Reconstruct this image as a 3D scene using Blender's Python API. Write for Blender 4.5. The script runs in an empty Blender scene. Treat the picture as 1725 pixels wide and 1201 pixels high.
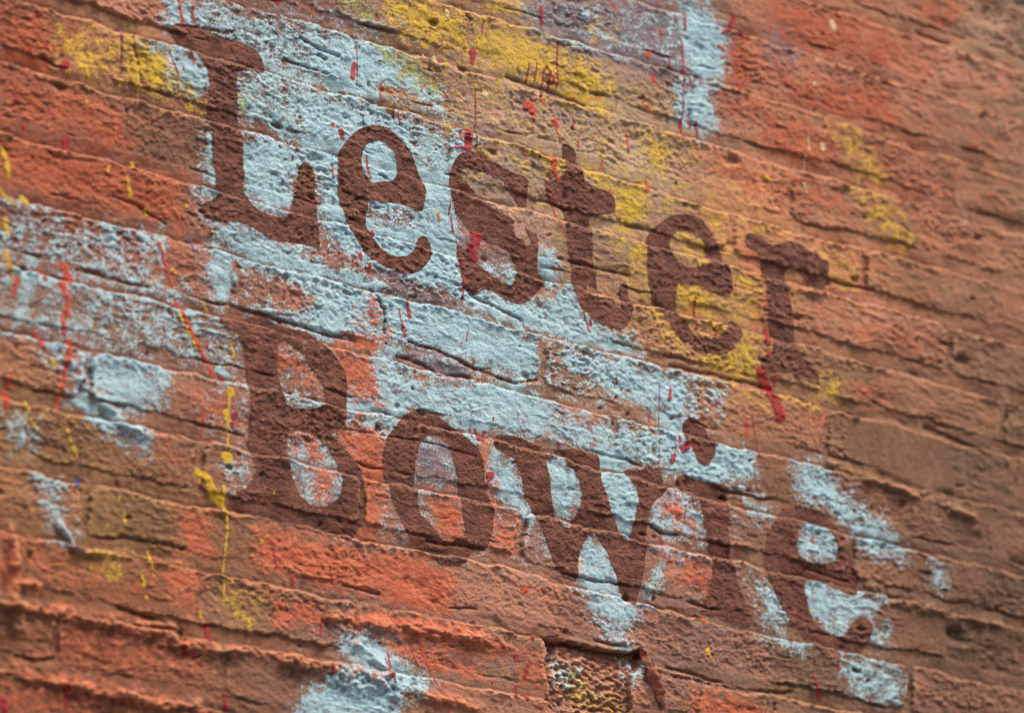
import bpy, math, random
import numpy as np
from mathutils import Matrix, Vector

# ------------------------------------------------------------------ camera, sky, sun, exposure
scene = bpy.context.scene
YAW, PITCH, ROLL = 0.57801063, 0.23849709, 0.09589864
DIST, FPX = 5.02667858, 7000.0            # metres to the wall, focal length in photograph pixels
PW, PH = 1725.0, 1201.0
ZC = 2.787                                # height above the ground of the wall point in the picture's centre

_f = np.array([math.sin(YAW)*math.cos(PITCH), math.cos(YAW)*math.cos(PITCH), math.sin(PITCH)])
_r = np.array([math.cos(YAW), -math.sin(YAW), 0.0])
_u = np.cross(_r, _f)
CR = _r*math.cos(ROLL) + _u*math.sin(ROLL)
CU = _u*math.cos(ROLL) - _r*math.sin(ROLL)
CF = _f
CAM = -CF*DIST

def wall_xz(pts):
    """photograph pixels -> metres on the wall plane (x along it, z up, origin in the picture's centre)"""
    p = np.asarray(pts, float).reshape(-1, 2)
    d = CF[None] + ((p[:, 0]-PW/2)/FPX)[:, None]*CR[None] - ((p[:, 1]-PH/2)/FPX)[:, None]*CU[None]
    t = -CAM[1]/d[:, 1]
    q = CAM[None] + t[:, None]*d
    return q[:, [0, 2]]

cam_d = bpy.data.cameras.new('camera')
cam = bpy.data.objects.new('camera', cam_d)
scene.collection.objects.link(cam)
cam.matrix_world = Matrix(((CR[0], CU[0], -CF[0], CAM[0]), (CR[1], CU[1], -CF[1], CAM[1]),
                           (CR[2], CU[2], -CF[2], CAM[2]+ZC), (0, 0, 0, 1)))
cam_d.sensor_width = 36.0
cam_d.lens = FPX/PW*36.0
cam_d.clip_start, cam_d.clip_end = 0.1, 500.0
cam_d.dof.use_dof = True
_q = wall_xz([(800, 690)])[0]
cam_d.dof.focus_distance = float(np.dot(np.array([_q[0], 0, _q[1]])-CAM, CF))
cam_d.dof.aperture_fstop = 2.3
scene.camera = cam

SUN_EL, SUN_AZ = math.radians(64), math.radians(-24)  # azimuth to the left of the wall's normal
world = bpy.data.worlds.new('World'); scene.world = world; world.use_nodes = True
wn = world.node_tree.nodes
sky = wn.new('ShaderNodeTexSky'); sky.sky_type = 'NISHITA'; sky.sun_disc = False
sky.sun_elevation = SUN_EL
sun_dir = Vector((-math.sin(SUN_AZ)*math.cos(SUN_EL), -math.cos(SUN_AZ)*math.cos(SUN_EL), math.sin(SUN_EL)))
sky.sun_rotation = math.atan2(sun_dir.x, sun_dir.y)
sky.air_density, sky.dust_density, sky.ozone_density = 1.0, 3.0, 1.0
world.node_tree.links.new(sky.outputs[0], wn['Background'].inputs[0])
wn['Background'].inputs[1].default_value = 0.055
sun_d = bpy.data.lights.new('sun', 'SUN'); sun_d.energy = 1.5; sun_d.angle = math.radians(20); sun_d.color = (1.0, 0.93, 0.84)
sun = bpy.data.objects.new('sun', sun_d); scene.collection.objects.link(sun)
sun.rotation_euler = sun_dir.to_track_quat('Z', 'Y').to_euler(); sun.location = (-2, -4, 8)
vs = scene.view_settings
vs.view_transform = 'Standard'; vs.look = 'None'; vs.gamma = 1.0; vs.use_curve_mapping = False
vs.exposure = 1.60
ALB = np.array([1.08, 1.02, .83])                                  # display-to-albedo factor

def lin(c, k=1.0):
    c = np.asarray(c, float)/255.0
    return np.where(c <= 0.04045, c/12.92, ((c+0.055)/1.055)**2.4)*k

# ------------------------------------------------------------------ noise
_rng = np.random.RandomState(7)
_perm = _rng.permutation(256).astype(np.int32)
_ang = _rng.rand(256)*2*np.pi
_gx, _gy = np.cos(_ang).astype(np.float32), np.sin(_ang).astype(np.float32)

def perlin(x, y, seed=0):
    xi = np.floor(x); yi = np.floor(y)
    fx = (x-xi).astype(np.float32); fy = (y-yi).astype(np.float32)
    xi = xi.astype(np.int32)+seed*37; yi = yi.astype(np.int32)+seed*91
    u = fx*fx*fx*(fx*(fx*6-15)+10); v = fy*fy*fy*(fy*(fy*6-15)+10)
    def g(ix, iy, dx, dy):
        h = _perm[(_perm[ix & 255]+iy) & 255]
        return _gx[h]*dx+_gy[h]*dy
    a = g(xi, yi, fx, fy); b = g(xi+1, yi, fx-1, fy)
    c = g(xi, yi+1, fx, fy-1); d = g(xi+1, yi+1, fx-1, fy-1)
    ab = a+(b-a)*u; cd = c+(d-c)*u
    return (ab+(cd-ab)*v)*1.5

def fbm(x, y, seed, octs=3, gain=0.5):
    s = 0; a = 1.0
    for o in range(octs):
        s = s+a*perlin(x*2**o, y*2**o, seed+o*5); a *= gain
    return s

def sst(e0, e1, x):
    t = np.clip((x-e0)/(e1-e0), 0, 1); return t*t*(3-2*t)

# ------------------------------------------------------------------ the grid over the wall's face
SHEAR = 0.22
def axis(lo, hi, d, outlo, outhi, dmax):
    core = list(np.arange(lo, hi+d, d))
    s, p, q = d, core[0], []
    while p > outlo:
        s = min(s*1.18, dmax); p -= s; q.append(p)
    s, r = d, core[-1]
    while r < outhi:
        s = min(s*1.18, dmax); r += s; core.append(r)
    return np.array(q[::-1]+core)
ga = axis(-0.745, 0.855, 0.00145, -1.18, 1.32, 0.011)
gb = axis(-0.495, 0.500, 0.00122, -0.80, 0.80, 0.010)
NA, NB = len(ga), len(gb)
A, B = np.meshgrid(ga, gb, indexing='ij')
X = A.copy(); Z = B+SHEAR*A

# ------------------------------------------------------------------ coursing, measured on the photograph
P = 0.075; Z_TOP = 0.26056
# rows: x of measured columns, offset of the top edge of course k (mm)
_res = {0: {-.62: 3.3, -.041: 1.9, .326: -9.6, .643: -1.0}, 1: {-.609: .9, -.032: -1.7, .650: .7}, 2: {-.599: -3.1, -.023: -7.2, .34: -2, .657: -2.7},
        3: {-.589: .8, -.015: -.5, .664: .6}, 4: {-.579: -1.7, -.006: -2.3, .356: -2.6, .67: 1.9}, 5: {-.569: -2.4, .001: 7.9, .363: -2.4, .677: -4.1},
        6: {-.559: -1.4, .01: 4.1, .37: 2.0, .684: 1.8}, 7: {-.549: -2, .018: 7.9, .379: -5.8, .691: -3.4}, 8: {-.539: -.2, .027: 7, .386: -2.9},
        9: {-.529: -1.4, .035: 9.3}, 10: {-.519: -2.7}, -1: {-.049: .9, .637: -.8}, -2: {-.058: .9, .309: 5, .63: 1.4}, -3: {.623: 4.9}, -4: {.616: .7}}
KMIN, KMAX = -12, 22
def rim_z(k, x):
    d = _res.get(k)
    off = np.interp(x, sorted(d), [d[q] for q in sorted(d)])*0.001 if d else 0.0
    return Z_TOP-k*P+off+0.0022*perlin(x/0.11+k*3.7, np.full_like(x, k*1.31+.5), 3)
rims = np.stack([rim_z(k, ga) for k in range(KMIN, KMAX+1)])        # by column
warpx = 0.0040*fbm(X/0.030, Z/0.026, 11, 4, .6)
warpz = 0.0031*fbm(X/0.040, Z/0.024, 12, 4, .48)
Zw = Z+warpz
K = np.full(X.shape, KMIN, np.int32)
top = np.zeros(X.shape); bot = np.zeros(X.shape)
for n in range(len(rims)-1):
    m = (Zw <= rims[n][:, None]) & (Zw > rims[n+1][:, None])
    K[m] = KMIN+n
    tt = np.broadcast_to(rims[n][:, None], X.shape); bb = np.broadcast_to(rims[n+1][:, None], X.shape)
    top[m] = tt[m]; bot[m] = bb[m]
JW = 0.0185+0.004*perlin(X/0.21, K*1.7+Z*0.3, 21)                    # bed joint width
heads = {-2: [787], -1: [602, 855], 0: [88, 215], 1: [105, 208, 1366], 2: [245], 3: [394, 647, 913], 4: [520], 5: [422], 6: [875],
         7: [418, 1180], 8: [335, 850, 928], 9: [95, 375], 10: [25]}
rb = random.Random(5)
MOD = 0.221
def anchor_x(k, px):
    ys = np.linspace(-300, 1600, 400)
    w = wall_xz(np.stack([np.full(400, px), ys], 1))
    j = np.argmin(abs(w[:, 1]-(Z_TOP-(k+.4)*P))); return float(w[j, 0])
HX = np.zeros(X.shape); DL = np.full(X.shape, 9.0); DR = np.full(X.shape, 9.0); BI = np.zeros(X.shape, np.int32)
for k in range(KMIN, KMAX):
    if k in heads: an = sorted(anchor_x(k, p) for p in heads[k])
    else: an = [(-0.04 if k % 2 else 0.07)+rb.uniform(-.02, .02)]
    js = [an[0]]
    for q in an[1:]:
        n = max(1, round((q-js[-1])/MOD))
        if q-js[-1] > 1.6*MOD or n > 1:
            st = (q-js[-1])/n
            for _ in range(n-1): js.append(js[-1]+st+rb.uniform(-.006, .006))
        js.append(q)
    while js[0] > -1.6: js.insert(0, js[0]-(MOD if rb.random() > .14 else MOD/2)+rb.uniform(-.008, .008))
    while js[-1] < 1.8: js.append(js[-1]+(MOD if rb.random() > .14 else MOD/2)+rb.uniform(-.008, .008))
    js = np.array(js)
    m = K == k
    xw = X[m]+warpx[m]
    i = np.clip(np.searchsorted(js, xw), 1, len(js)-1)
    DL[m] = xw-js[i-1]; DR[m] = js[i]-xw; BI[m] = (k-KMIN)*100+i
HW = 0.0055+0.002*perlin(X/0.05, Z/0.05, 23)                        # half a head joint
d_top = top-Zw; d_bot = (Zw-bot)-JW
d_side = np.minimum(DL, DR)-HW
d = np.minimum(np.minimum(d_top, d_bot), d_side)
rr = 0.010                                                          # rounded brick corners
cx = np.clip(rr-d_side, 0, None); cz = np.clip(rr-np.minimum(d_top, d_bot), 0, None)
d = np.where((cx > 0) & (cz > 0), rr-np.hypot(cx, cz), d)
is_brick = d > 0

# ------------------------------------------------------------------ relief (metres towards the street)
ub, inv = np.unique(BI, return_inverse=True); inv = inv.reshape(X.shape)
rs = np.random.RandomState(11)
NID = int(BI.max())+3
off_all = rs.uniform(-.0022, .0026, NID)
nb = np.where(DL < DR, BI-1, BI+1); wn_ = .5*np.exp(-np.clip(np.minimum(DL, DR), 0, 1)/.014)
OFF = off_all[BI]*(1-wn_)+off_all[nb]*wn_
flush = (rs.rand(NID) < .42)[np.where(DL < DR, BI-1, BI)]
d_rel = np.minimum(np.minimum(d_top, d_bot), np.where(flush, d_side+.03, d_side))
cxr = np.clip(rr-np.where(flush, d_side+.03, d_side), 0, None)
d_rel = np.where((cxr > 0) & (cz > 0), rr-np.hypot(cxr, cz), d_rel)
b_off = None; b_tx = rs.uniform(-.016, .016, len(ub)); b_tz = rs.uniform(-.03, .03, len(ub))
b_rough = rs.choice([.55, .8, 1.0, 1.25, 1.45], len(ub), p=[.14, .24, .28, .22, .12])
b_tint = rs.normal(0, 1, (len(ub), 3))
ca, sa = math.cos(math.radians(-17)), math.sin(math.radians(-17))
U = X*ca+Z*sa; V = -X*sa+Z*ca
rough_reg = 1.0+0.55*fbm(X/0.16, Z/0.12, 31, 2)
rough = b_rough[inv]*np.clip(rough_reg, .35, 1.7)
n1 = fbm(X/0.055, Z/0.032, 41, 3)
rg = 1-np.abs(fbm(U/0.024, V/0.0125, 45, 3))*1.7
n3 = fbm(U/0.0085, V/0.0060, 51, 2)
n4 = perlin(X/0.0042, Z/0.0036, 57)
lump = np.clip(fbm(X/0.010, Z/0.008, 61, 2)-.28, 0, None)
face = OFF+b_tx[inv]*(np.minimum(np.minimum(DL, DR), .05)-.03)-.0012*flush*np.exp(-(np.clip(np.minimum(DL, DR), 0, 1)/.0035)**2)*sst(-.3, .3, fbm(X/.03, Z/.03, 151, 2))+b_tz[inv]*(d_top-.028)*.6+.0016*(.5-d_top/.056)
brickH = face+.0017*n1+rough*(.0007*(rg-.4)+.00062*n3+.00055*n4+.0013*lump)
strata = 1-np.abs(fbm(X/0.075, (Z+warpz*1.5)/0.0150, 141, 3, .6))*2.0
stg = sst(-.2, .5, fbm(X/.12, Z/.09, 145, 2)+.55*sst(.25, .6, X))
brickH = brickH+.0011*stg*sst(.35, .95, strata)+.0021*np.exp(-(d_top/.0062)**2)*(.12+sst(-.35, .55, fbm(X/.055, Z/.03, 171, 3)))*(1+.6*n3)             # proud arris on the upper edge
v = np.clip((JW-(Zw-bot))/JW, 0, 1)                               # 0 at the brick above, 1 at the brick below
gate = sst(-.25, .75, fbm(X/0.10, Z/0.06, 71, 3)+.35*sst(-.25, -.6, X)+.3*sst(.3, .6, X))
mort = -.0006-(.0028*gate+.0016)*v**.8-.0014*gate*np.exp(-(v/.16)**2)+.0009*n1+rough_reg*(.00032*n3+.00022*n4+.0005*(rg-.5))
crack = sst(.15, .6, fbm(X/0.07, Z/0.04, 75, 2))*np.exp(-((v-.07)/.10)**2)
mort -= .0034*crack*(1-is_brick)
headj = d_side < np.minimum(d_top, d_bot)
mort = np.where((d_bot > 0), -.0010-.0018*gate+.0013*n1+.0008*n3+.0006*n4, mort)
fill = sst(-.1, .5, fbm(X/0.09, Z/0.035, 77, 3))*.85*sst(-.62, -.30, X)
s = sst(-.0014, .0024, d_rel+.0014*n3)
H = mort*(1-s)+brickH*s
H = H*(1-fill*.55)+fill*.55*(.0004+.0008*n1+rough_reg*(.0006*n3+.0005*rg))
# pits
pit = np.clip(perlin(X/0.021, Z/0.017, 81)-.62, 0, None)*np.clip(perlin(X/.09, Z/.09, 82)+.2, 0, 1)
H -= .030*pit

def seg_dist(px, pz, poly, closed=True):
    """distance to a polyline and inside test"""
    dmin = np.full(px.shape, 1e9); ins = np.zeros(px.shape, bool)
    n = len(poly)
    for i in range(n if closed else n-1):
        x1, z1 = poly[i]; x2, z2 = poly[(i+1) % n]
        ex, ez = x2-x1, z2-z1; L = ex*ex+ez*ez+1e-15
        t = np.clip(((px-x1)*ex+(pz-z1)*ez)/L, 0, 1)
        dmin = np.minimum(dmin, (px-x1-t*ex)**2+(pz-z1-t*ez)**2)
        if closed:
            c = ((z1 > pz) != (z2 > pz))
            with np.errstate(divide='ignore', invalid='ignore'):
                xc = x1+(pz-z1)/(ez if ez != 0 else 1e-15)*ex
            ins ^= c & (px < xc)
    return np.sqrt(dmin), ins

def window(poly, pad):
    x0, z0 = poly.min(0)-pad; x1, z1 = poly.max(0)+pad
    i0, i1 = np.searchsorted(ga, [x0, x1])
    bs = [z0-SHEAR*x0, z0-SHEAR*x1, z1-SHEAR*x0, z1-SHEAR*x1]
    j0, j1 = np.searchsorted(gb, [min(bs), max(bs)])
    return slice(max(i0-1, 0), min(i1+1, NA)), slice(max(j0-1, 0), min(j1+1, NB))

# a spalled hollow under the second word and a few deep holes
chip = wall_xz([(918, 1072), (960, 1080), (1010, 1092), (1078, 1096), (1084, 1118), (1066, 1150), (1064, 1215), (935, 1215), (926, 1150), (912, 1110)])
sl = window(chip, .03)
dd, ins = seg_dist(X[sl]+2.2*warpx[sl], Z[sl]+2.0*warpz[sl], chip)
sd = np.where(ins, dd, -dd)
topz = np.interp(X[sl], np.sort(chip[:4, 0]), chip[:4, 1][np.argsort(chip[:4, 0])])
depth = .005+.019*np.exp(-np.clip(topz-Z[sl], 0, None)/.017)
H[sl] = H[sl]*(1-.5*sst(0, .004, sd))-depth*sst(-.0005, .0035, sd)+sst(0, .006, sd)*(.0034*n3[sl]+.0015*lump[sl]+.0008*rg[sl]+.0006*n4[sl]+.003*n1[sl])
for (px, py, r, dep) in [(592, 370, 3.2, .010), (1219, 838, 4.5, .012), (1262, 778, 3, .007), (640, 508, 4, .006), (1610, 1070, 13, .010), (1035, 1146, 4, .005),
                         (830, 258, 6, .006), (722, 118, 3, .005), (780, 118, 6, .007), (1345, 536, 6, .007), (890, 634, 7, .005), (800, 495, 4, .007),
                         (700, 240, 3, .004), (1175, 1045, 6, .008), (1230, 272, 8, .007), (1450, 1060, 5, .006), (1440, 1130, 5, .006), (540, 95, 4, .006),
                         (548, 100, 3, .006), (465, 208, 6, .006), (472, 213, 4, .006), (105, 148, 9, .007), 
                         (1620, 610, 9, .009), (1590, 580, 6, .007), (1645, 400, 6, .006)]:
    c = wall_xz([(px, py), (px+r, py)]); R = max(abs(c[1, 0]-c[0, 0]), .002)
    sl = window(c[:1], R*4)
    q = np.hypot((X[sl]+warpx[sl]*1.1+.0012*n3[sl]-c[0, 0])*.75, (Z[sl]+warpz[sl]*1.1-c[0, 1])*1.35)/R
    H[sl] -= dep*.8*np.exp(-q**2.6)

def crackline(pts, w, dep):
    pl = wall_xz(pts); sl = window(pl, w*4)
    dq, _ = seg_dist(X[sl]+.5*warpx[sl], Z[sl]+.5*warpz[sl], pl, False)
    H[sl] -= .68*dep*np.exp(-(dq/w)**2)*(.55+.6*sst(-.3, .4, n3[sl]))
for c in [([(625, 488), (640, 505), (648, 520), (650, 560)], .0022, .007), ([(205, 58), (205, 90), (203, 130)], .0016, .004), ([(222, 62), (230, 100), (240, 140)], .0016, .004),
          ([(690, 575), (740, 590), (800, 620), (870, 645), (905, 640)], .0018, .005), ([(670, 600), (720, 615), (740, 632), (790, 636)], .0020, .006),
          ([(300, 42), (360, 52), (392, 55)], .0018, .004), ([(505, 65), (540, 85), (570, 95)], .0018, .005), ([(480, 100), (530, 118), (552, 125)], .0015, .004),
          ([(855, 130), (880, 140), (940, 158), (985, 180)], .0020, .006), ([(780, 485), (800, 500), (850, 525), (880, 540)], .002, .006),
          ([(940, 435), (980, 445), (1010, 455), (1060, 465)], .0020, .006), ([(1130, 615), (1190, 630), (1265, 645), (1300, 655)], .0022, .007),
          ([(1395, 470), (1420, 480), (1470, 488)], .0025, .007), ([(720, 910), (750, 918), (790, 920), (815, 925)], .002, .006), ([(1360, 955), (1400, 972), (1430, 980)], .002, .005),
          ([(1100, 1132), (1190, 1150), (1260, 1165), (1335, 1166)], .0024, .007), ([(1125, 1125), (1160, 1132), (1215, 1150)], .002, .005),
          ([(1545, 55), (1600, 75)], .0025, .007), ([(1490, 235), (1530, 248), (1575, 262)], .0028, .008), ([(1560, 720), (1600, 735), (1650, 760)], .0028, .007),
          ([(190, 330), (240, 350), (280, 378)], .0018, .004), ([(130, 455), (160, 462), (250, 485)], .0018, .005), ([(560, 720), (700, 740), (800, 770)], .0012, .003),
          ([(30, 1105), (60, 1112), (90, 1110)], .0024, .007), ([(200, 1025), (240, 1035), (280, 1050)], .0024, .007), ([(205, 905), (270, 915), (310, 925)], .0024, .006),
          ([(580, 985), (600, 990), (640, 1000)], .0018, .005), ([(430, 528), (540, 560), (600, 575)], .0018, .005), ([(90, 265), (180, 275), (280, 300)], .002, .003)]:
    crackline(*c)
# thick smears of paint and render that stand proud along the courses
def ridge(pts, w, h):
    pl = wall_xz(pts); sl = window(pl, w*3)
    dq, _ = seg_dist(X[sl]+warpx[sl], Z[sl]+warpz[sl], pl, False)
    H[sl] += h*np.exp(-(dq/w)**2)*(1+.7*n1[sl]+.25*n3[sl])
for c in [([(0, 1012), (80, 1022), (206, 1054), (315, 1089), (402, 1096), (560, 1127), (640, 1140)], .0085, .0062), ([(0, 1128), (120, 1150), (290, 1185), (330, 1190)], .0090, .0068),
          ([(15, 890), (25, 930), (22, 1000), (30, 1060)], .008, .007), ([(35, 985), (62, 990)], .006, .007), ([(560, 1042), (640, 1050), (740, 1062), (850, 1086)], .0095, .0060),
          ([(560, 1150), (600, 1152), (700, 1165), (800, 1190)], .008, .005), ([(1465, 990), (1530, 1012), (1600, 1030), (1680, 1050)], .0085, .0052), ([(230, 1045), (270, 1050), (290, 1058)], .004, .005),
          ([(1300, 480), (1400, 500)], .003, .002), ([(600, 1085), (650, 1125), (670, 1165)], .006, .005), ([(120, 612), (150, 655), (210, 715), (250, 740)], .007, .004),
          ([(100, 885), (130, 925), (220, 935), (300, 950)], .004, .005), ([(1400, 780), (1480, 810), (1560, 840), (1640, 870)], .006, .005)]:
    ridge(*c)
# a smooth rendered patch on the right
pl = wall_xz([(1425, 700), (1500, 705), (1600, 745), (1612, 830), (1560, 830), (1470, 790), (1420, 765)])
sl = window(pl, .02); dd, ins = seg_dist(X[sl], Z[sl], pl); w = sst(-.002, .008, np.where(ins, dd, -dd))
H[sl] = H[sl]*(1-.85*w)+.85*w*(.001+.0004*n1[sl])

# local convexity, for where sprayed paint lodges
def blur(a, n):
    def b1(z):
        c = np.cumsum(np.pad(z, ((n+1, n), (0, 0)), mode='edge'), 0); return (c[2*n+1:]-c[:-2*n-1])/(2*n+1)
    return b1(b1(a).T).T
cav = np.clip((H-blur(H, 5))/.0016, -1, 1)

# ------------------------------------------------------------------ paint: where each colour was sprayed
wx2 = X+.005*fbm(X/.030, Z/.030, 91, 3); wz2 = Z+.005*fbm(X/.030, Z/.030, 95, 3)
F = {c: np.zeros(X.shape, np.float32) for c in ('terra', 'slate', 'yellow', 'blue', 'lime', 'orange', 'pale')}
def spray(col, dens, pts, feather=.012):
    dens *= {'yellow': .82, 'blue': 1.07}.get(col, 1.0)
    pl = wall_xz(pts); sl = window(pl, feather*2.2+.01)
    dd, ins = seg_dist(wx2[sl], wz2[sl], pl)
    sd = np.where(ins, dd, -dd)
    F[col][sl] = np.maximum(F[col][sl], dens*(.45*sst(-feather*2.2, feather*.6, sd)+.55*sst(-feather*.8, feather*1.6, sd)))
def wipe(col, dens, pts, feather=.010):
    pl = wall_xz(pts); sl = window(pl, feather+.01)
    dd, ins = seg_dist(wx2[sl], wz2[sl], pl)
    F[col][sl] *= 1-dens*sst(-feather, feather*.6, np.where(ins, dd, -dd))

for den, pts in [
    (.9, [(0, 20), (60, 35), (92, 75), (90, 135), (40, 125), (0, 115)]), (.75, [(0, 125), (120, 150), (210, 190), (205, 240), (120, 215), (60, 205), (0, 195)]),
    (.95, [(152, 190), (205, 195), (212, 245), (155, 238)]), (.9, [(0, 225), (150, 260), (300, 300), (312, 385), (200, 345), (60, 312), (0, 300)]),
    (.62, [(50, 330), (160, 360), (260, 400), (320, 450), (300, 480), (200, 440), (90, 400)]), (.9, [(1205, 80), (1240, 60), (1272, 90), (1268, 155), (1205, 125)]),
    (.72, [(1290, 0), (1360, 0), (1440, 20), (1500, 55), (1532, 100), (1480, 130), (1400, 100), (1320, 80)]), (.85, [(1310, 130), (1400, 140), (1500, 150), (1512, 212), (1440, 205), (1350, 180)]),
    (.72, [(1295, 180), (1400, 220), (1420, 285), (1330, 290), (1275, 255), (1280, 200)]), (.8, [(1540, 0), (1600, 0), (1622, 22), (1595, 50), (1560, 32)]),
    (.62, [(1180, 250), (1280, 280), (1420, 310), (1430, 370), (1300, 345), (1200, 300)]), (.55, [(1390, 420), (1500, 440), (1525, 470), (1400, 455)]), (.5, [(1400, 520), (1560, 570), (1575, 610), (1450, 585)]),
    (.55, [(1180, 145), (1300, 160), (1290, 230), (1200, 200)]), (.6, [(310, 665), (400, 655), (412, 725), (330, 735)]), (.45, [(230, 730), (300, 730), (330, 780), (270, 790)]),
    (.6, [(1540, 300), (1620, 310), (1600, 345), (1540, 335)]), (.55, [(1430, 640), (1500, 650), (1500, 690), (1440, 680)]), (.5, [(0, 880), (110, 900), (170, 950), (300, 980), (250, 1010), (80, 990), (0, 970)]),
    (.5, [(80, 1040), (170, 1060), (320, 1100), (330, 1140), (180, 1130), (90, 1100)]), (.55, [(0, 1130), (150, 1155), (290, 1185), (290, 1210), (0, 1210)]),
    (.5, [(1650, 100), (1725, 110), (1725, 170), (1660, 160)]), (.4, [(1620, 190), (1700, 215), (1690, 260), (1630, 240)])]:
    spray('terra', den, pts, .022)
for den, pts in [
    (.9, [(860, 0), (1110, 0), (1160, 60), (1160, 140), (1050, 115), (950, 75), (880, 40)]), (.85, [(1000, 75), (1120, 95), (1215, 135), (1200, 150), (1080, 130)]),
    (.65, [(600, 425), (700, 470), (780, 500), (775, 520), (660, 490), (600, 450)]), (.92, [(680, 572), (740, 590), (795, 622), (785, 650), (760, 650), (700, 612)]),
    (.95, [(700, 735), (755, 745), (768, 812), (705, 815), (695, 780)]), (.7, [(618, 345), (700, 350), (705, 385), (620, 385)]), (.65, [(632, 265), (668, 270), (668, 300), (640, 300)]),
    (.5, [(850, 150), (930, 165), (1010, 180), (1020, 225), (930, 220), (860, 190)]), (.6, [(1290, 50), (1340, 60), (1345, 115), (1290, 100)]), (.55, [(800, 420), (870, 440), (872, 460), (800, 440)]),
    (.55, [(470, 0), (620, 20), (640, 60), (540, 50), (450, 20)]), (.45, [(440, 860), (640, 780), (650, 830), (600, 900)]), (.5, [(880, 870), (920, 890), (940, 950), (890, 920)]), (.5, [(1180, 80), (1215, 85), (1210, 130), (1180, 120)])]:
    spray('slate', den, pts, .015)
for den, pts in [
    (.55, [(85, 45), (140, 40), (203, 70), (206, 132), (170, 137), (105, 112)]), (.95, [(213, 58), (280, 90), (312, 122), (332, 172), (280, 152), (213, 135)]), (.45, [(210, 130), (350, 170), (350, 195), (250, 165)]),
    (.85, [(658, 0), (732, 0), (782, 40), (792, 82), (758, 82), (680, 62), (652, 40)]), (.8, [(798, 0), (885, 0), (880, 25), (820, 22)]),
    (.8, [(800, 38), (870, 40), (940, 80), (1000, 110), (1032, 150), (1022, 192), (960, 172), (900, 132), (830, 122), (788, 98)]), (.95, [(950, 128), (1026, 160), (1022, 192), (955, 176)]),
    (.55, [(780, 130), (840, 130), (852, 172), (810, 167)]), (.8, [(1000, 40), (1032, 45), (1028, 68), (1002, 65)]), (.35, [(925, 200), (1060, 230), (1080, 270), (1000, 265)]),
    (.85, [(1088, 225), (1132, 240), (1122, 292), (1088, 282)]), (.8, [(905, 255), (950, 268), (950, 302), (918, 300)]), (.95, [(975, 272), (1040, 308), (1090, 308), (1082, 370), (1048, 402), (1036, 370), (1028, 330), (985, 302)]),
    (.72, [(1050, 398), (1092, 412), (1092, 485), (1068, 472)]), (.65, [(1175, 345), (1215, 350), (1224, 425), (1200, 405)]), (.6, [(1130, 380), (1190, 400), (1200, 450), (1150, 440)]),
    (1.0, [(1138, 475), (1180, 478), (1202, 510), (1202, 535), (1148, 522)]), (.85, [(1188, 540), (1222, 540), (1216, 572), (1195, 570)]), (.85, [(1180, 600), (1220, 602), (1258, 560), (1276, 600), (1270, 638), (1230, 632), (1190, 622)]),
    (.55, [(1228, 440), (1290, 470), (1302, 562), (1228, 535)]), (.75, [(1100, 520), (1130, 545), (1155, 585), (1125, 572)]), (.6, [(1378, 640), (1412, 640), (1412, 682), (1380, 680)]),
    (.68, [(1405, 215), (1442, 228), (1485, 295), (1470, 315), (1438, 270)]), (.95, [(1455, 260), (1465, 265), (1488, 305), (1478, 308)]), (.68, [(1435, 308), (1500, 350), (1534, 402), (1510, 425), (1468, 370)]),
    (.45, [(1375, 415), (1432, 430), (1440, 488), (1385, 475)]), (.4, [(1025, 1165), (1055, 1182), (1062, 1201), (1000, 1201)]), (.42, [(935, 1118), (980, 1145), (1008, 1185), (985, 1190), (945, 1150)]),
    (.5, [(150, 915), (212, 940), (202, 975), (160, 960)]), (.45, [(370, 975), (432, 1008), (422, 1052), (378, 1042)]), (.4, [(1200, 630), (1330, 660), (1380, 690), (1300, 690)]), (.5, [(1265, 380), (1330, 395), (1300, 420), (1262, 410)]),
    (.12, [(0, 650), (120, 640), (250, 740), (250, 800), (100, 770), (0, 730)]), (.4, [(1060, 500), (1110, 500), (1120, 540), (1080, 540)]), (.38, [(700, 90), (780, 100), (800, 130), (720, 130)])]:
    spray('yellow', den, pts, .015)
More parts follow.
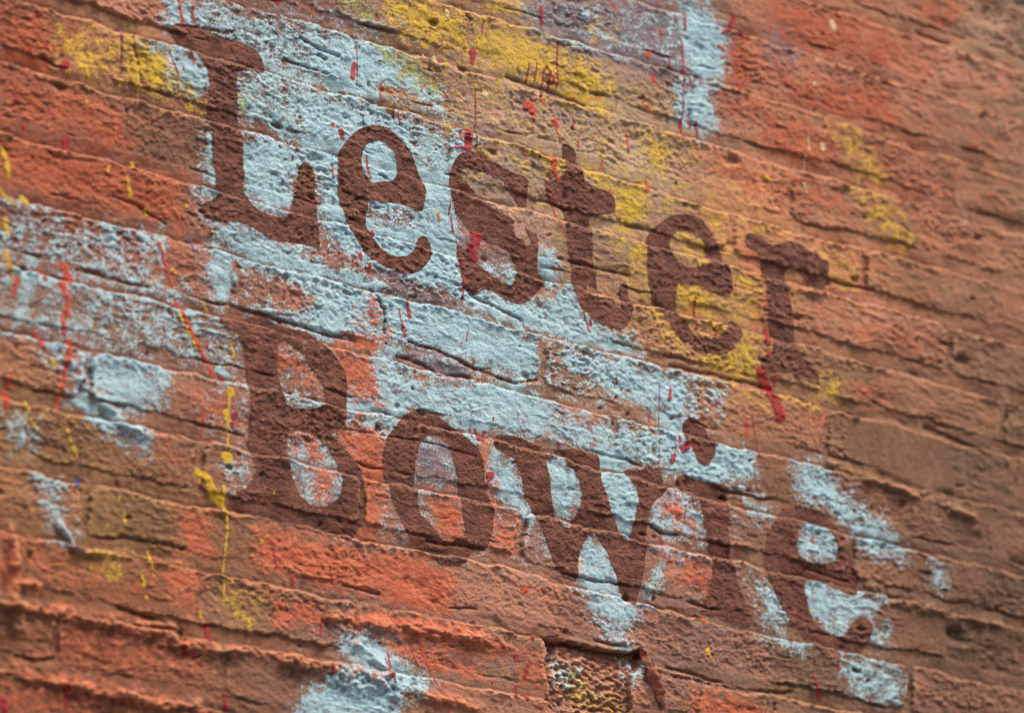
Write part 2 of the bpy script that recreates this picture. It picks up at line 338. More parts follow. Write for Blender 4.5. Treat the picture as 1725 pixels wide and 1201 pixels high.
for den, pts in [
    (.56, [(265, 0), (345, 0), (420, 25), (560, 50), (605, 90), (560, 142), (510, 165), (450, 155), (400, 122), (425, 92), (345, 50), (285, 35)]), (.85, [(270, 0), (322, 5), (330, 40), (285, 42)]),
    (.88, [(515, 55), (600, 60), (645, 78), (680, 112), (690, 170), (640, 165), (600, 160), (560, 150), (520, 120)]), (.66, [(645, 100), (700, 125), (742, 150), (752, 200), (690, 190), (640, 165)]), (.9, [(555, 125), (625, 145), (640, 175), (560, 160)]),
    (.9, [(500, 150), (560, 165), (620, 185), (690, 200), (700, 260), (770, 300), (762, 340), (772, 400), (778, 455), (782, 520), (740, 492), (690, 480), (640, 462), (570, 420), (545, 390), (540, 300), (512, 285), (505, 220)]),
    (.72, [(690, 200), (760, 235), (790, 228), (792, 250), (765, 300), (700, 270)]), (.62, [(398, 125), (470, 140), (515, 155), (510, 230), (480, 235), (400, 205)]), (.9, [(405, 255), (470, 275), (500, 290), (490, 345), (475, 365), (430, 342), (412, 300)]),
    (.92, [(420, 330), (478, 360), (470, 368), (425, 345)]), (.9, [(350, 240), (362, 250), (366, 310), (352, 300)]), (.88, [(340, 318), (366, 315), (368, 338), (342, 345)]), (.88, [(300, 85), (332, 95), (352, 122), (350, 142), (330, 152), (300, 142), (285, 110)]), (.5, [(245, 75), (310, 80), (300, 110), (270, 100)]),
    (.78, [(345, 365), (420, 380), (500, 418), (540, 432), (600, 440), (650, 470), (645, 560), (600, 572), (545, 572), (500, 548), (440, 515), (430, 470), (400, 440), (375, 400)]), (.98, [(356, 425), (388, 420), (390, 482), (374, 512), (356, 490)]),
    (.94, [(560, 475), (640, 492), (650, 572), (590, 576), (520, 555), (480, 520), (440, 495), (430, 480), (500, 500)]),
    (.92, [(640, 498), (720, 500), (780, 520), (840, 540), (900, 568), (912, 622), (895, 640), (840, 622), (780, 602), (690, 577), (648, 570)]), (.82, [(775, 478), (860, 500), (930, 500), (955, 468), (985, 520), (1022, 560), (1062, 572), (1085, 605), (1040, 602), (980, 582), (900, 560), (820, 530), (780, 510)]),
    (.95, [(975, 520), (1020, 555), (1060, 572), (1050, 580), (985, 560)]), (.82, [(930, 580), (980, 592), (1040, 605), (1100, 622), (1168, 640), (1168, 702), (1120, 692), (1050, 672), (990, 640), (940, 620)]), (.95, [(1090, 630), (1165, 642), (1165, 700), (1110, 690)]),
    (.74, [(575, 675), (640, 590), (660, 600), (700, 640), (790, 640), (860, 650), (920, 690), (980, 710), (1050, 720), (1160, 745), (1150, 800), (1060, 770), (1000, 760), (930, 740), (870, 735), (830, 735), (790, 755), (760, 720), (700, 690), (650, 745), (590, 720)]),
    (.92, [(640, 575), (680, 585), (670, 690), (640, 690), (590, 712), (580, 680)]), (.9, [(790, 650), (870, 640), (930, 690), (920, 720), (860, 700), (800, 690)]), (1.0, [(1108, 692), (1168, 700), (1165, 760), (1205, 745), (1262, 770), (1270, 800), (1200, 815), (1140, 795), (1110, 772)]),
    (.95, [(1000, 740), (1060, 745), (1062, 800), (1010, 795)]), (.88, [(820, 742), (862, 790), (882, 830), (902, 872), (868, 865), (838, 842), (815, 800)]), (.86, [(918, 775), (945, 780), (975, 795), (980, 840), (960, 860), (940, 880), (925, 830)]), (1.0, [(1010, 798), (1060, 805), (1075, 845), (1062, 908), (1040, 892), (1022, 850)]),
    (.95, [(990, 898), (1020, 940), (1050, 1002), (1072, 1030), (1100, 985), (1120, 900), (1132, 850), (1145, 860), (1112, 960), (1082, 1022), (1062, 1060), (1030, 1050), (1000, 1030), (972, 980), (975, 930)]), (.62, [(990, 1030), (1070, 1045), (1060, 1088), (1020, 1075)]),
    (.8, [(1092, 832), (1150, 830), (1182, 872), (1182, 902), (1130, 902), (1100, 882)]), (.55, [(1095, 925), (1150, 930), (1150, 965), (1110, 970)]), (.82, [(1335, 782), (1382, 785), (1422, 830), (1455, 872), (1455, 930), (1430, 882), (1390, 850), (1345, 832)]), (.64, [(1430, 830), (1505, 895), (1532, 942), (1480, 942), (1450, 930)]),
    (.72, [(1340, 880), (1392, 878), (1412, 920), (1405, 948), (1370, 948), (1340, 925)]), (.92, [(1340, 878), (1385, 878), (1392, 900), (1345, 905)]), (.95, [(1352, 978), (1400, 985), (1400, 1060), (1380, 1045), (1360, 1010)]), (.7, [(1390, 985), (1480, 1010), (1462, 1042), (1412, 1075), (1395, 1050)]),
    (.75, [(1268, 975), (1302, 990), (1322, 1030), (1312, 1062), (1290, 1042)]), (.6, [(1280, 1060), (1370, 1090), (1350, 1100), (1290, 1080)]), (.62, [(1418, 1108), (1482, 1115), (1522, 1150), (1512, 1182), (1450, 1172), (1422, 1140)]), (.5, [(1255, 835), (1302, 850), (1290, 885), (1262, 870)]),
    (.6, [(1450, 1040), (1500, 1060), (1480, 1090), (1440, 1080)]), (.5, [(1565, 950), (1600, 960), (1585, 1000), (1565, 980)]), (.98, [(585, 1058), (640, 1085), (682, 1112), (722, 1150), (720, 1160), (672, 1165), (668, 1210), (490, 1210), (520, 1170), (560, 1140), (600, 1130), (582, 1085)]),
    (.38, [(0, 330), (40, 340), (160, 390), (260, 405), (300, 470), (340, 510), (368, 520), (402, 560), (410, 620), (330, 622), (280, 602), (130, 592), (60, 565), (0, 565)]), (.62, [(248, 505), (300, 520), (292, 600), (260, 560)]), (.78, [(170, 375), (202, 382), (202, 432), (172, 425)]), (.7, [(222, 390), (272, 395), (270, 432), (228, 425)]),
    (.55, [(0, 430), (70, 440), (85, 505), (40, 520), (0, 500)]), (.72, [(120, 595), (180, 590), (240, 600), (278, 625), (282, 650), (262, 682), (230, 700), (182, 690), (140, 642)]), (.8, [(118, 612), (140, 645), (205, 705), (252, 738), (242, 757), (170, 722), (128, 682)]), (.7, [(68, 558), (116, 590), (112, 622), (72, 590)]),
    (.5, [(58, 800), (102, 810), (112, 860), (132, 912), (90, 902), (68, 850)]), (.62, [(95, 878), (122, 882), (122, 912), (100, 910)]), (.95, [(1148, 0), (1200, 18), (1222, 60), (1216, 132), (1190, 142), (1162, 112), (1148, 70)]), (.95, [(1140, 140), (1192, 150), (1203, 205), (1180, 222), (1142, 200)]),
    (.24, [(870, 0), (1150, 0), (1160, 120), (1000, 100), (900, 60)]), (.62, [(470, 680), (520, 660), (545, 690), (500, 690)]), (.6, [(485, 740), (575, 740), (575, 850), (500, 840)]), (.55, [(930, 1105), (980, 1130), (960, 1150), (940, 1140)]), (.85, [(1062, 1128), (1076, 1130), (1074, 1146), (1062, 1142)]),
    (.55, [(460, 370), (760, 430), (780, 480), (640, 440)]), (.9, [(905, 425), (925, 420), (940, 450), (930, 480), (912, 470)]), (.8, [(620, 245), (665, 258), (640, 300), (622, 300)]), (.7, [(800, 440), (870, 455), (860, 475), (830, 465)]), (.5, [(760, 740), (820, 700), (830, 740), (800, 770)]),
    (.45, [(0, 690), (50, 700), (60, 760), (20, 770)]), (.5, [(370, 780), (425, 770), (420, 820), (385, 830)]), (.6, [(1190, 650), (1215, 650), (1212, 700), (1195, 695)])]:
    spray('blue', den, pts, .012)
wipe('blue', .6, [(408, 202), (470, 225), (480, 245), (410, 240)]); wipe('blue', .75, [(420, 455), (490, 470), (530, 510), (520, 530), (440, 505)]); wipe('blue', .7, [(912, 600), (930, 590), (960, 640), (1010, 660), (1000, 680), (930, 655)])
wipe('blue', .8, [(640, 140), (720, 172), (745, 198), (700, 196), (640, 178)]); wipe('blue', .75, [(685, 580), (790, 625), (770, 650), (700, 610)]); wipe('blue', .7, [(545, 425), (600, 430), (600, 452), (550, 445)])
wipe('blue', .55, [(620, 350), (700, 355), (702, 382), (622, 382)]); wipe('blue', .6, [(560, 440), (640, 470), (700, 500), (780, 520), (780, 505), (640, 455)])
wipe('blue', .85, [(695, 735), (755, 745), (770, 812), (705, 815)])
for den, pts in [(.62, [(630, 75), (680, 90), (745, 150), (740, 165), (680, 130), (640, 100)]), (.5, [(560, 0), (625, 0), (628, 35), (600, 30)]), (.45, [(400, 135), (420, 140), (425, 190), (402, 190)]), (.42, [(940, 1120), (1010, 1165), (1000, 1185), (950, 1150)])]:
    spray('lime', den, pts, .010)
for den, pts in [
    (1.0, [(562, 578), (610, 566), (642, 565), (642, 582), (600, 592)]), (.78, [(555, 582), (610, 600), (635, 625), (640, 680), (600, 672), (580, 642)]), (.9, [(470, 592), (500, 600), (522, 622), (470, 622)]), (.7, [(500, 620), (530, 640), (545, 670), (520, 660)]), (.75, [(485, 728), (540, 735), (552, 800), (520, 790)]), (.7, [(520, 790), (560, 800), (560, 850), (530, 845)]),
    (.72, [(588, 700), (650, 722), (662, 790), (652, 852), (640, 912), (600, 922), (590, 802), (575, 730)]), (.95, [(612, 800), (635, 810), (642, 910), (615, 905)]), (.92, [(725, 840), (780, 850), (785, 905), (742, 912)]), (.8, [(808, 745), (822, 760), (828, 825), (815, 810)]), (.5, [(720, 815), (765, 820), (775, 845), (725, 840)]),
    (.9, [(430, 888), (520, 903), (600, 928), (700, 930), (765, 972), (765, 1035), (700, 1035), (640, 1002), (570, 992), (432, 955)]), (1.0, [(565, 1038), (640, 1028), (760, 1048), (855, 1080), (855, 1102), (740, 1092), (650, 1062), (600, 1062)]), (.72, [(640, 1075), (740, 1090), (822, 1120), (822, 1152), (720, 1132), (650, 1092)]),
    (.6, [(820, 825), (872, 870), (882, 935), (828, 955)]), (1.0, [(1138, 840), (1162, 892), (1132, 872), (1108, 850)]), (.8, [(1110, 940), (1192, 945), (1192, 992), (1150, 992)]), (.6, [(1100, 910), (1130, 900), (1120, 940), (1100, 945)]), (.85, [(300, 865), (352, 870), (362, 932), (308, 932)]), (.95, [(268, 945), (332, 970), (326, 1032), (290, 1002)]),
    (.88, [(450, 1005), (532, 1020), (565, 1050), (470, 1052)]), (.85, [(0, 895), (32, 910), (28, 1000), (0, 990)]), (.7, [(28, 968), (65, 985), (60, 1000), (30, 990)]), (.5, [(95, 1050), (165, 1070), (165, 1115), (100, 1100)]), (.95, [(1172, 1168), (1250, 1180), (1295, 1210), (1165, 1210)]), (.55, [(720, 1150), (835, 1180), (835, 1210), (720, 1210)]),
    (.55, [(0, 1000), (200, 1040), (560, 1115), (640, 1135), (560, 1135), (200, 1065), (0, 1022)]), (.6, [(0, 1115), (280, 1175), (350, 1205), (200, 1190), (0, 1140)]), (.5, [(890, 990), (930, 980), (940, 1010), (900, 1010)]), (.6, [(620, 500), (640, 520), (640, 560), (600, 540)]), (.42, [(430, 470), (490, 480), (540, 520), (470, 520)]),
    (.55, [(1240, 400), (1285, 410), (1290, 470), (1250, 460)]), (.5, [(1270, 490), (1300, 500), (1300, 560), (1275, 560)]), (.5, [(1370, 690), (1400, 690), (1400, 730), (1380, 720)]), (.6, [(860, 1085), (920, 1100), (920, 1180), (880, 1160)])]:
    spray('orange', den, pts, .014)
spray('blue', .85, [(398, 235), (470, 240), (520, 255), (560, 300), (548, 400), (538, 300), (515, 275), (490, 300), (480, 335), (415, 325)], .008)
for col, den, pts in [('blue', .20, [(380, 0), (640, 0), (800, 200), (820, 470), (1100, 600), (1260, 800), (1230, 1000), (900, 960), (600, 920), (400, 800), (330, 720), (330, 520), (330, 350)]),
                      ('orange', .17, [(400, 640), (640, 700), (900, 860), (1250, 1020), (900, 1120), (560, 1100), (300, 980), (250, 800), (400, 700)]), ('yellow', .2, [(350, 160), (860, 0), (1140, 150), (1340, 380), (1340, 660), (1000, 460), (640, 250)]),
                      ('orange', .14, [(0, 860), (400, 960), (560, 1200), (0, 1200)]), ('terra', .26, [(1150, 120), (1725, 0), (1725, 420), (1300, 640), (1200, 420)]), ('yellow', .12, [(0, 640), (380, 760), (420, 1060), (100, 940), (0, 900)]),
                      ('terra', .18, [(0, 0), (330, 80), (350, 420), (0, 560)]), ('slate', .22, [(400, 640), (1250, 800), (1280, 1180), (500, 1180)]), ('slate', .28, [(430, 0), (1000, 60), (900, 480), (560, 440)])]:
    spray(col, den, pts, .035)
rp = random.Random(3)
for _ in range(46):
    x = rp.uniform(1330, 1720); y = rp.uniform(20, 900); L = rp.uniform(25, 90); w = rp.uniform(2.0, 5); sl_ = rp.uniform(-.05, .4)
    spray('pale', rp.uniform(.3, .6), [(x, y), (x+w, y), (x+w+sl_*L, y+L), (x+sl_*L, y+L)], .003)

# ------------------------------------------------------------------ base colours (what the wall was painted before)
anch = [(50, 20, 150, 80, 58), (200, 40, 188, 132, 106), (280, 230, 134, 90, 73), (450, 90, 128, 86, 80), (700, 90, 156, 112, 88), (900, 160, 176, 142, 124), (1050, 250, 180, 154, 134), (1300, 100, 166, 102, 80),
        (1500, 100, 182, 118, 94), (1650, 50, 168, 134, 112), (1715, 15, 160, 132, 112), (1560, 20, 172, 110, 86), (1650, 300, 153, 105, 85), (1500, 300, 184, 116, 88), (1450, 470, 188, 126, 98), (1600, 500, 155, 102, 80), (1500, 720, 134, 93, 68), (1650, 750, 124, 88, 66),
        (1600, 1000, 103, 73, 54), (1300, 750, 150, 103, 80), (1200, 1100, 138, 98, 82), (1000, 1120, 164, 110, 90), (850, 980, 168, 116, 94), (700, 1100, 140, 104, 92), (400, 950, 150, 100, 74), (200, 1100, 128, 74, 50),
        (150, 850, 148, 102, 72), (50, 750, 146, 102, 70), (250, 550, 150, 104, 88), (150, 450, 155, 96, 80), (150, 300, 155, 84, 62), (800, 650, 146, 102, 88), (600, 300, 128, 82, 74), (1100, 560, 182, 132, 102), (1270, 400, 204, 140, 102),
        (850, 250, 176, 144, 126), (520, 480, 150, 98, 80), (700, 460, 130, 90, 84), (1150, 150, 150, 116, 106), (1400, 1120, 132, 96, 74), (450, 200, 140, 92, 76)]
ap = wall_xz([(a[0], a[1]) for a in anch]); ac = np.array([lin(a[2:]) for a in anch])
# interpolate on a coarse lattice, then sample
lx = np.linspace(ga[0], ga[-1], 90); lb = np.linspace(gb[0], gb[-1], 60)
LX, LB = np.meshgrid(lx, lb, indexing='ij'); LZ = LB+SHEAR*LX
w = 1/(((LX[..., None]-ap[:, 0])**2+(LZ[..., None]-ap[:, 1])**2)+.0025)**1.6
lat = (w[..., None]*ac).sum(2)/w.sum(2)[..., None]
fi = np.interp(A+.03*n1, lx, np.arange(90)); fj = np.interp(B+.02*n1, lb, np.arange(60))
i0 = np.clip(fi.astype(int), 0, 88); j0 = np.clip(fj.astype(int), 0, 58); u_ = (fi-i0)[..., None]; v_ = (fj-j0)[..., None]
base = lat[i0, j0]*(1-u_)*(1-v_)+lat[i0+1, j0]*u_*(1-v_)+lat[i0, j0+1]*(1-u_)*v_+lat[i0+1, j0+1]*u_*v_
tint = np.clip(1+b_tint[inv]*np.array([.05, .04, .04])+b_tint[inv][..., :1]*.10+(.17*fbm(X/.10, Z/.05, 161, 3))[..., None], .75, 1.3)
base = base*np.where(is_brick[..., None], tint, np.array([.97, 1.0, 1.0]))
lum = (base*np.array([.3, .55, .15])).sum(-1, keepdims=True)
base = (base*.94+lum*.06)*ALB*1.14

# ------------------------------------------------------------------ drips and splashes
COL = {'red': (168, 28, 42), 'blood': (150, 40, 42), 'oran': (206, 74, 48), 'yell': (222, 178, 30), 'cream': (226, 200, 160), 'blue': (165, 205, 222), 'ink': (58, 84, 170), 'ochre': (200, 140, 50), 'ted': (186, 62, 46)}
DRIP = np.zeros(X.shape+(4,), np.float32)
dwx = X+.0010*n3+.0005*n4; dwz = Z+.0010*n3
def drip(col, w0, pts, w1=None, soft=.0007):
    """a run of paint: widths in photograph pixels at its head and its foot"""
    pl = wall_xz(pts); k = .00085; w1 = w0 if w1 is None else w1
    sl = window(pl, max(w0, w1)*k+.004)
    px, pz = dwx[sl], dwz[sl]; best = np.full(px.shape, -1e9)
    n = len(pl)-1
    if n == 0: best = w0*k*.5-np.hypot(px-pl[0, 0], pz-pl[0, 1])
    for i in range(n):
        (x1, z1), (x2, z2) = pl[i], pl[i+1]; ex, ez = x2-x1, z2-z1
        t = np.clip(((px-x1)*ex+(pz-z1)*ez)/(ex*ex+ez*ez+1e-12), 0, 1)
        wt = (w0+(w1-w0)*(i+t)/n)*k*.5
        best = np.maximum(best, wt-np.hypot(px-x1-t*ex, pz-z1-t*ez))
    a = sst(-soft, soft, best)
    c = lin(COL[col])*ALB
    o = DRIP[sl]; o[..., :3] = np.where(a[..., None] > .02, o[..., :3]*(1-a[..., None])*(o[..., 3:] > 0)+c*np.where(o[..., 3:] > 0, a[..., None], 1), o[..., :3])
    o[..., 3] = np.maximum(o[..., 3], a)
    H[sl] += .0006*sst(0, .002, best)*min(1, max(w0, w1)/5)
for a in [('red', 15, [(789, 225), (787, 252)], 12), ('red', 4, [(760, 250), (790, 248)]), ('red', 13, [(796, 396), (796, 412)], 8), ('red', 9, [(806, 398), (804, 415)], 7), ('red', 18, [(795, 420), (800, 434)], 15), ('blood', 2.4, [(801, 150), (802, 255)]),
          ('red', 12, [(797, 88), (796, 105)], 9), ('red', 7, [(912, 14), (914, 40)], 6), ('red', 3, [(938, 70), (938, 150)]), ('red', 6, [(926, 120), (925, 150)], 4), ('red', 3, [(917, 115), (912, 170)]), ('red', 3, [(905, 105), (902, 135)]), ('red', 3, [(891, 108), (888, 140)]), ('red', 5, [(932, 130), (932, 138)]),
          ('red', 4, [(1150, 70), (1152, 110), (1148, 235)]), ('red', 7, [(1147, 205), (1146, 215)], 4), ('red', 7, [(1160, 205), (1163, 212)]), ('red', 5, [(1172, 205), (1176, 232)], 4), ('red', 5, [(1155, 25), (1155, 50)]), ('red', 9, [(1236, 30), (1228, 48), (1218, 56)], 6), ('red', 9, [(1247, 58), (1258, 66)], 7), ('red', 6, [(1212, 78), (1220, 84)]), ('red', 6, [(1244, 140), (1242, 155)]),
          ('red', 7, [(1291, 550), (1292, 575)], 14), ('ted', 6, [(1293, 590), (1293, 598)]), ('red', 15, [(1280, 625), (1295, 655), (1315, 700)], 20), ('red', 6, [(1305, 630), (1306, 648)]), ('blood', 2.6, [(1264, 690), (1274, 740), (1285, 820)]), ('red', 9, [(1146, 738), (1146, 741)]), ('red', 10, [(1152, 752), (1152, 758)]), ('red', 9, [(1159, 747), (1159, 752)]), ('red', 9, [(1134, 768), (1133, 776)]), ('red', 2, [(1138, 745), (1138, 770)]),
          ('ted', 3.2, [(977, 508), (985, 530), (994, 560)]), ('ted', 4, [(996, 536), (996, 550)]), ('red', 1.8, [(1111, 650), (1111, 785)]), ('red', 4, [(1130, 652), (1127, 672)], 8), ('ted', 5, [(686, 505), (691, 533)], 7), ('ted', 3, [(672, 520), (682, 556), (684, 565)], 5), ('red', 2.6, [(768, 405), (781, 455), (779, 512)]), ('red', 3, [(757, 340), (755, 362)]), ('red', 3.4, [(759, 368), (763, 392)]), ('red', 2, [(790, 555), (786, 575)]),
          ('ted', 3.6, [(618, 262), (620, 285), (626, 300)]), ('ted', 9, [(574, 222), (576, 232)], 8), ('ted', 7, [(560, 210), (560, 213)]), ('ted', 2.4, [(560, 275), (562, 300)]), ('ted', 7, [(597, 108), (595, 130)], 9), ('blood', 1.8, [(602, 60), (602, 140)]), ('red', 4, [(801, 722), (806, 738)], 9), ('red', 4, [(817, 726), (812, 742)]), ('red', 14, [(824, 802), (828, 800)], 10), ('red', 4, [(822, 810), (819, 822)]), ('red', 3, [(793, 720), (794, 735)]),
          ('oran', 9, [(108, 446), (116, 470)], 14), ('oran', 12, [(104, 480), (110, 500)], 7), ('oran', 7, [(114, 500), (113, 528)], 11), ('oran', 5, [(104, 530), (110, 560)], 8), ('oran', 6, [(70, 455), (75, 470)]), ('oran', 8, [(28, 470), (22, 500)], 5), ('oran', 7, [(60, 560), (70, 585)], 9), ('oran', 8, [(118, 575), (112, 612), (96, 690)], 5), ('oran', 11, [(10, 665), (10, 682)], 13), ('oran', 8, [(15, 638), (16, 650)]), ('oran', 5, [(268, 410), (285, 465), (292, 480)]), ('oran', 5, [(298, 505), (315, 545), (350, 612)], 7), ('oran', 8, [(352, 618), (360, 632)]),
          ('oran', 2, [(275, 540), (282, 600)]), ('red', 10, [(373, 632), (374, 634)]), ('blue', 8, [(366, 622), (384, 632)]), ('red', 6, [(348, 582), (349, 586)]), ('red', 9, [(396, 698), (394, 704)]), ('red', 6, [(391, 712), (392, 718)]), ('oran', 2.6, [(340, 690), (343, 740)]),
          ('red', 7, [(346, 1052), (352, 1075)], 9), ('red', 7, [(308, 1088), (312, 1100)]), ('red', 6, [(327, 1100), (327, 1108)]), ('red', 6, [(337, 1115), (340, 1120)]), ('red', 5, [(493, 972), (494, 982)], 7), ('red', 3, [(462, 925), (465, 960)]), ('red', 8, [(112, 1155), (112, 1190)], 5), ('red', 12, [(5, 1180), (8, 1200)]), ('red', 6, [(378, 1170), (385, 1195)]), ('red', 4, [(540, 1045), (540, 1065)]), ('red', 5, [(555, 1120), (556, 1135)]),
          ('red', 7, [(78, 78), (80, 84)]), ('red', 11, [(112, 108), (108, 114)]), ('red', 7, [(40, 210), (42, 216)]), ('red', 6, [(28, 164), (29, 168)]), ('red', 13, [(112, 235), (114, 246)]), ('red', 5, [(85, 255), (86, 258)]), ('red', 5, [(60, 18), (62, 30)]), ('red', 6, [(470, 0), (468, 6)]), ('oran', 6, [(525, 10), (530, 28)], 4), ('oran', 4, [(300, 0), (308, 40)], 6), ('oran', 4, [(322, 5), (330, 36)]), ('red', 3, [(286, 85), (300, 130)]), ('ted', 5, [(320, 88), (326, 106)]),
          ('red', 6, [(868, 1105), (870, 1112)]), ('red', 5, [(889, 1118), (884, 1142)]), ('red', 5, [(882, 1138), (882, 1144)]), ('red', 4, [(870, 1155), (868, 1172)], 6), ('red', 6, [(884, 1172), (888, 1176)]), ('red', 6, [(896, 1072), (895, 1076)]), ('red', 2, [(851, 1065), (851, 1080)]), ('red', 3.4, [(1366, 1130), (1374, 1150), (1384, 1178)], 6), ('red', 2.6, [(1410, 1100), (1412, 1130)]),
          ('red', 3, [(655, 1100), (660, 1150)]), ('oran', 4, [(650, 1110), (655, 1140)]), ('oran', 4, [(700, 1065), (735, 1150)], 3), ('ted', 3, [(690, 1080), (705, 1120)]), ('red', 2.2, [(1215, 850), (1214, 880)]), ('red', 2.6, [(1152, 850), (1152, 880)]), ('oran', 5, [(1368, 905), (1368, 915)]),
          ('yell', 14, [(387, 660), (388, 664)], 10), ('yell', 4, [(385, 668), (384, 700)]), ('yell', 10, [(380, 695), (382, 705)], 8), ('yell', 5, [(383, 700), (386, 760)], 4), ('yell', 14, [(378, 770), (384, 772)]), ('yell', 9, [(333, 793), (350, 808), (356, 828), (372, 845)], 14), ('yell', 6, [(338, 800), (336, 812)], 4), ('yell', 7, [(376, 820), (374, 850)], 9), ('yell', 5, [(379, 855), (382, 890), (378, 930)], 3), ('yell', 3, [(378, 930), (376, 1020)], 2),
          ('yell', 6, [(145, 112), (150, 130)], 7), ('yell', 7, [(136, 108), (137, 112)]), ('yell', 7, [(4, 250), (12, 275), (14, 295)], 8), ('yell', 9, [(38, 335), (46, 340)]), ('yell', 5, [(0, 320), (22, 345)], 4), ('yell', 8, [(10, 370), (14, 395)], 6), ('yell', 9, [(12, 425), (16, 452)], 7), ('ochre', 8, [(16, 440), (20, 470)], 5), ('yell', 5, [(214, 300), (220, 330)], 7), ('yell', 5, [(247, 352), (248, 362)]), ('yell', 7, [(225, 275), (226, 280)]), ('yell', 6, [(292, 455), (296, 458)]),
          ('yell', 5, [(260, 472), (261, 476)]), ('yell', 4, [(340, 508), (352, 525)]), ('yell', 5, [(302, 530), (305, 540)]), ('yell', 4, [(312, 550), (330, 585)]), ('yell', 4, [(388, 580), (395, 602)], 5), ('yell', 9, [(86, 610), (88, 614)]), ('yell', 4, [(43, 678), (50, 700), (62, 730)], 3), ('yell', 4, [(112, 725), (128, 768)], 4), ('yell', 4, [(209, 862), (211, 882)]), ('yell', 5, [(163, 925), (168, 935)]), ('yell', 4, [(237, 965), (243, 985)], 5), ('yell', 4, [(250, 930), (260, 975)], 2), ('yell', 5, [(417, 1045), (418, 1055)]), ('yell', 5, [(335, 1030), (337, 1040)]),
          ('ochre', 2.6, [(776, 0), (780, 30), (784, 62)]), ('ochre', 2.6, [(784, 40), (782, 100)]), ('ochre', 3, [(838, 100), (832, 128)]), ('cream', 5, [(976, 940), (975, 955)], 6), ('cream', 11, [(1400, 40), (1406, 50)], 7), ('cream', 9, [(1384, 246), (1386, 250)]), ('cream', 8, [(751, 22), (752, 28)], 5), ('cream', 7, [(732, 98), (734, 102)]), ('cream', 9, [(816, 158), (820, 164)], 6), ('cream', 4, [(715, 92), (716, 98)]), ('cream', 3, [(1361, 230), (1362, 255)]), ('cream', 3, [(1356, 262), (1358, 285)]), ('cream', 4, [(1371, 140), (1372, 145)]), ('cream', 3, [(1352, 310), (1356, 325)]), ('cream', 4, [(1374, 98), (1375, 102)]), ('ochre', 6, [(738, 360), (740, 372)], 5), ('cream', 3, [(1208, 125), (1206, 145)]),
          ('oran', 18, [(890, 178), (896, 186)], 16), ('oran', 7, [(898, 190), (900, 202)], 5), ('oran', 12, [(936, 206), (938, 212)], 9), ('oran', 3, [(938, 215), (944, 238)]), ('oran', 11, [(1094, 90), (1092, 98)], 6), ('oran', 9, [(1100, 130), (1101, 136)]), ('oran', 8, [(1091, 178), (1092, 184)]), ('oran', 10, [(930, 268), (932, 290), (940, 302)], 7), ('oran', 4, [(1016, 272), (1012, 288)]), ('oran', 6, [(910, 168), (916, 172)]), ('oran', 6, [(1088, 305), (1090, 320)], 8), ('oran', 4, [(1055, 220), (1060, 255)]), ('oran', 3, [(975, 225), (974, 250)]), ('oran', 4, [(926, 330), (936, 360), (952, 400)], 3), ('red', 5, [(966, 210), (965, 216)]), ('ted', 5, [(880, 258), (886, 264)]), ('oran', 5, [(1026, 8), (1128, 2)][:1]), ('ted', 5, [(1035, 10), (1036, 16)]), ('ted', 6, [(1114, 52), (1116, 58)]), ('red', 4, [(1127, 95), (1130, 120)]),
          ('yell', 7, [(1292, 299), (1294, 301)]), ('oran', 6, [(1258, 710), (1260, 736)], 5), ('oran', 5, [(1250, 840), (1252, 850)]), ('oran', 3, [(1246, 915), (1245, 935)]), ('yell', 8, [(1192, 1095), (1197, 1108)], 5), ('ink', 7, [(132, 810), (133, 816)]), ('ink', 3, [(323, 400), (325, 425)]), ('oran', 6, [(1185, 1040), (1186, 1046)]), ('oran', 9, [(885, 992), (880, 996)]), ('red', 3, [(1186, 1070), (1188, 1075)]), ('oran', 4, [(1345, 900), (1346, 905)][:1]),
          ('blood', 2, [(660, 178), (662, 205)]), ('blood', 2, [(612, 195), (612, 212)]), ('red', 2.4, [(668, 190), (673, 208)]), ('red', 2, [(592, 430), (596, 450)]), ('ted', 6, [(607, 428), (608, 434)]), ('ted', 6, [(624, 445), (625, 452)]), ('ted', 6, [(627, 390), (629, 396)]), ('red', 3, [(1190, 500), (1170, 500)][:1]), ('red', 3, [(1170, 500), (1172, 540)], 4), ('red', 5, [(1172, 548), (1172, 554)]), ('red', 3, [(1203, 550), (1204, 565)], 5), ('red', 3, [(1285, 535), (1287, 545)])]:
    drip(*a)
for zone, n, cols, wlo, whi, llo, lhi in [((480, 0, 860, 340), 90, ['ted', 'red', 'oran', 'ted'], 1.6, 3.6, 0, 26), ((640, 480, 1180, 820), 60, ['ted', 'red', 'red'], 1.5, 3.4, 0, 18), ((0, 0, 340, 640), 55, ['red', 'yell', 'oran', 'oran'], 2.5, 5.5, 0, 12),
                                      ((860, 60, 1220, 340), 50, ['oran', 'ted', 'red'], 2, 4.5, 0, 20), ((150, 780, 460, 1180), 40, ['yell', 'yell', 'red'], 2, 4.2, 0, 16), ((1100, 400, 1330, 760), 30, ['ted', 'red'], 1.6, 3.4, 0, 16), ((1100, 780, 1420, 1180), 34, ['oran', 'red', 'ted'], 1.6, 3.4, 0, 14), ((600, 1050, 930, 1200), 24, ['red', 'oran'], 2, 4, 0, 14)]:
    for _ in range(int(n*.6)):
        x = rp.uniform(zone[0], zone[2]); y = rp.uniform(zone[1], zone[3]); L = rp.uniform(llo, lhi)*rp.random()**2.2
        drip(rp.choice(cols), rp.uniform(wlo, whi), [(x, y), (x+rp.uniform(-.06, .1)*L, y+L+.5)])

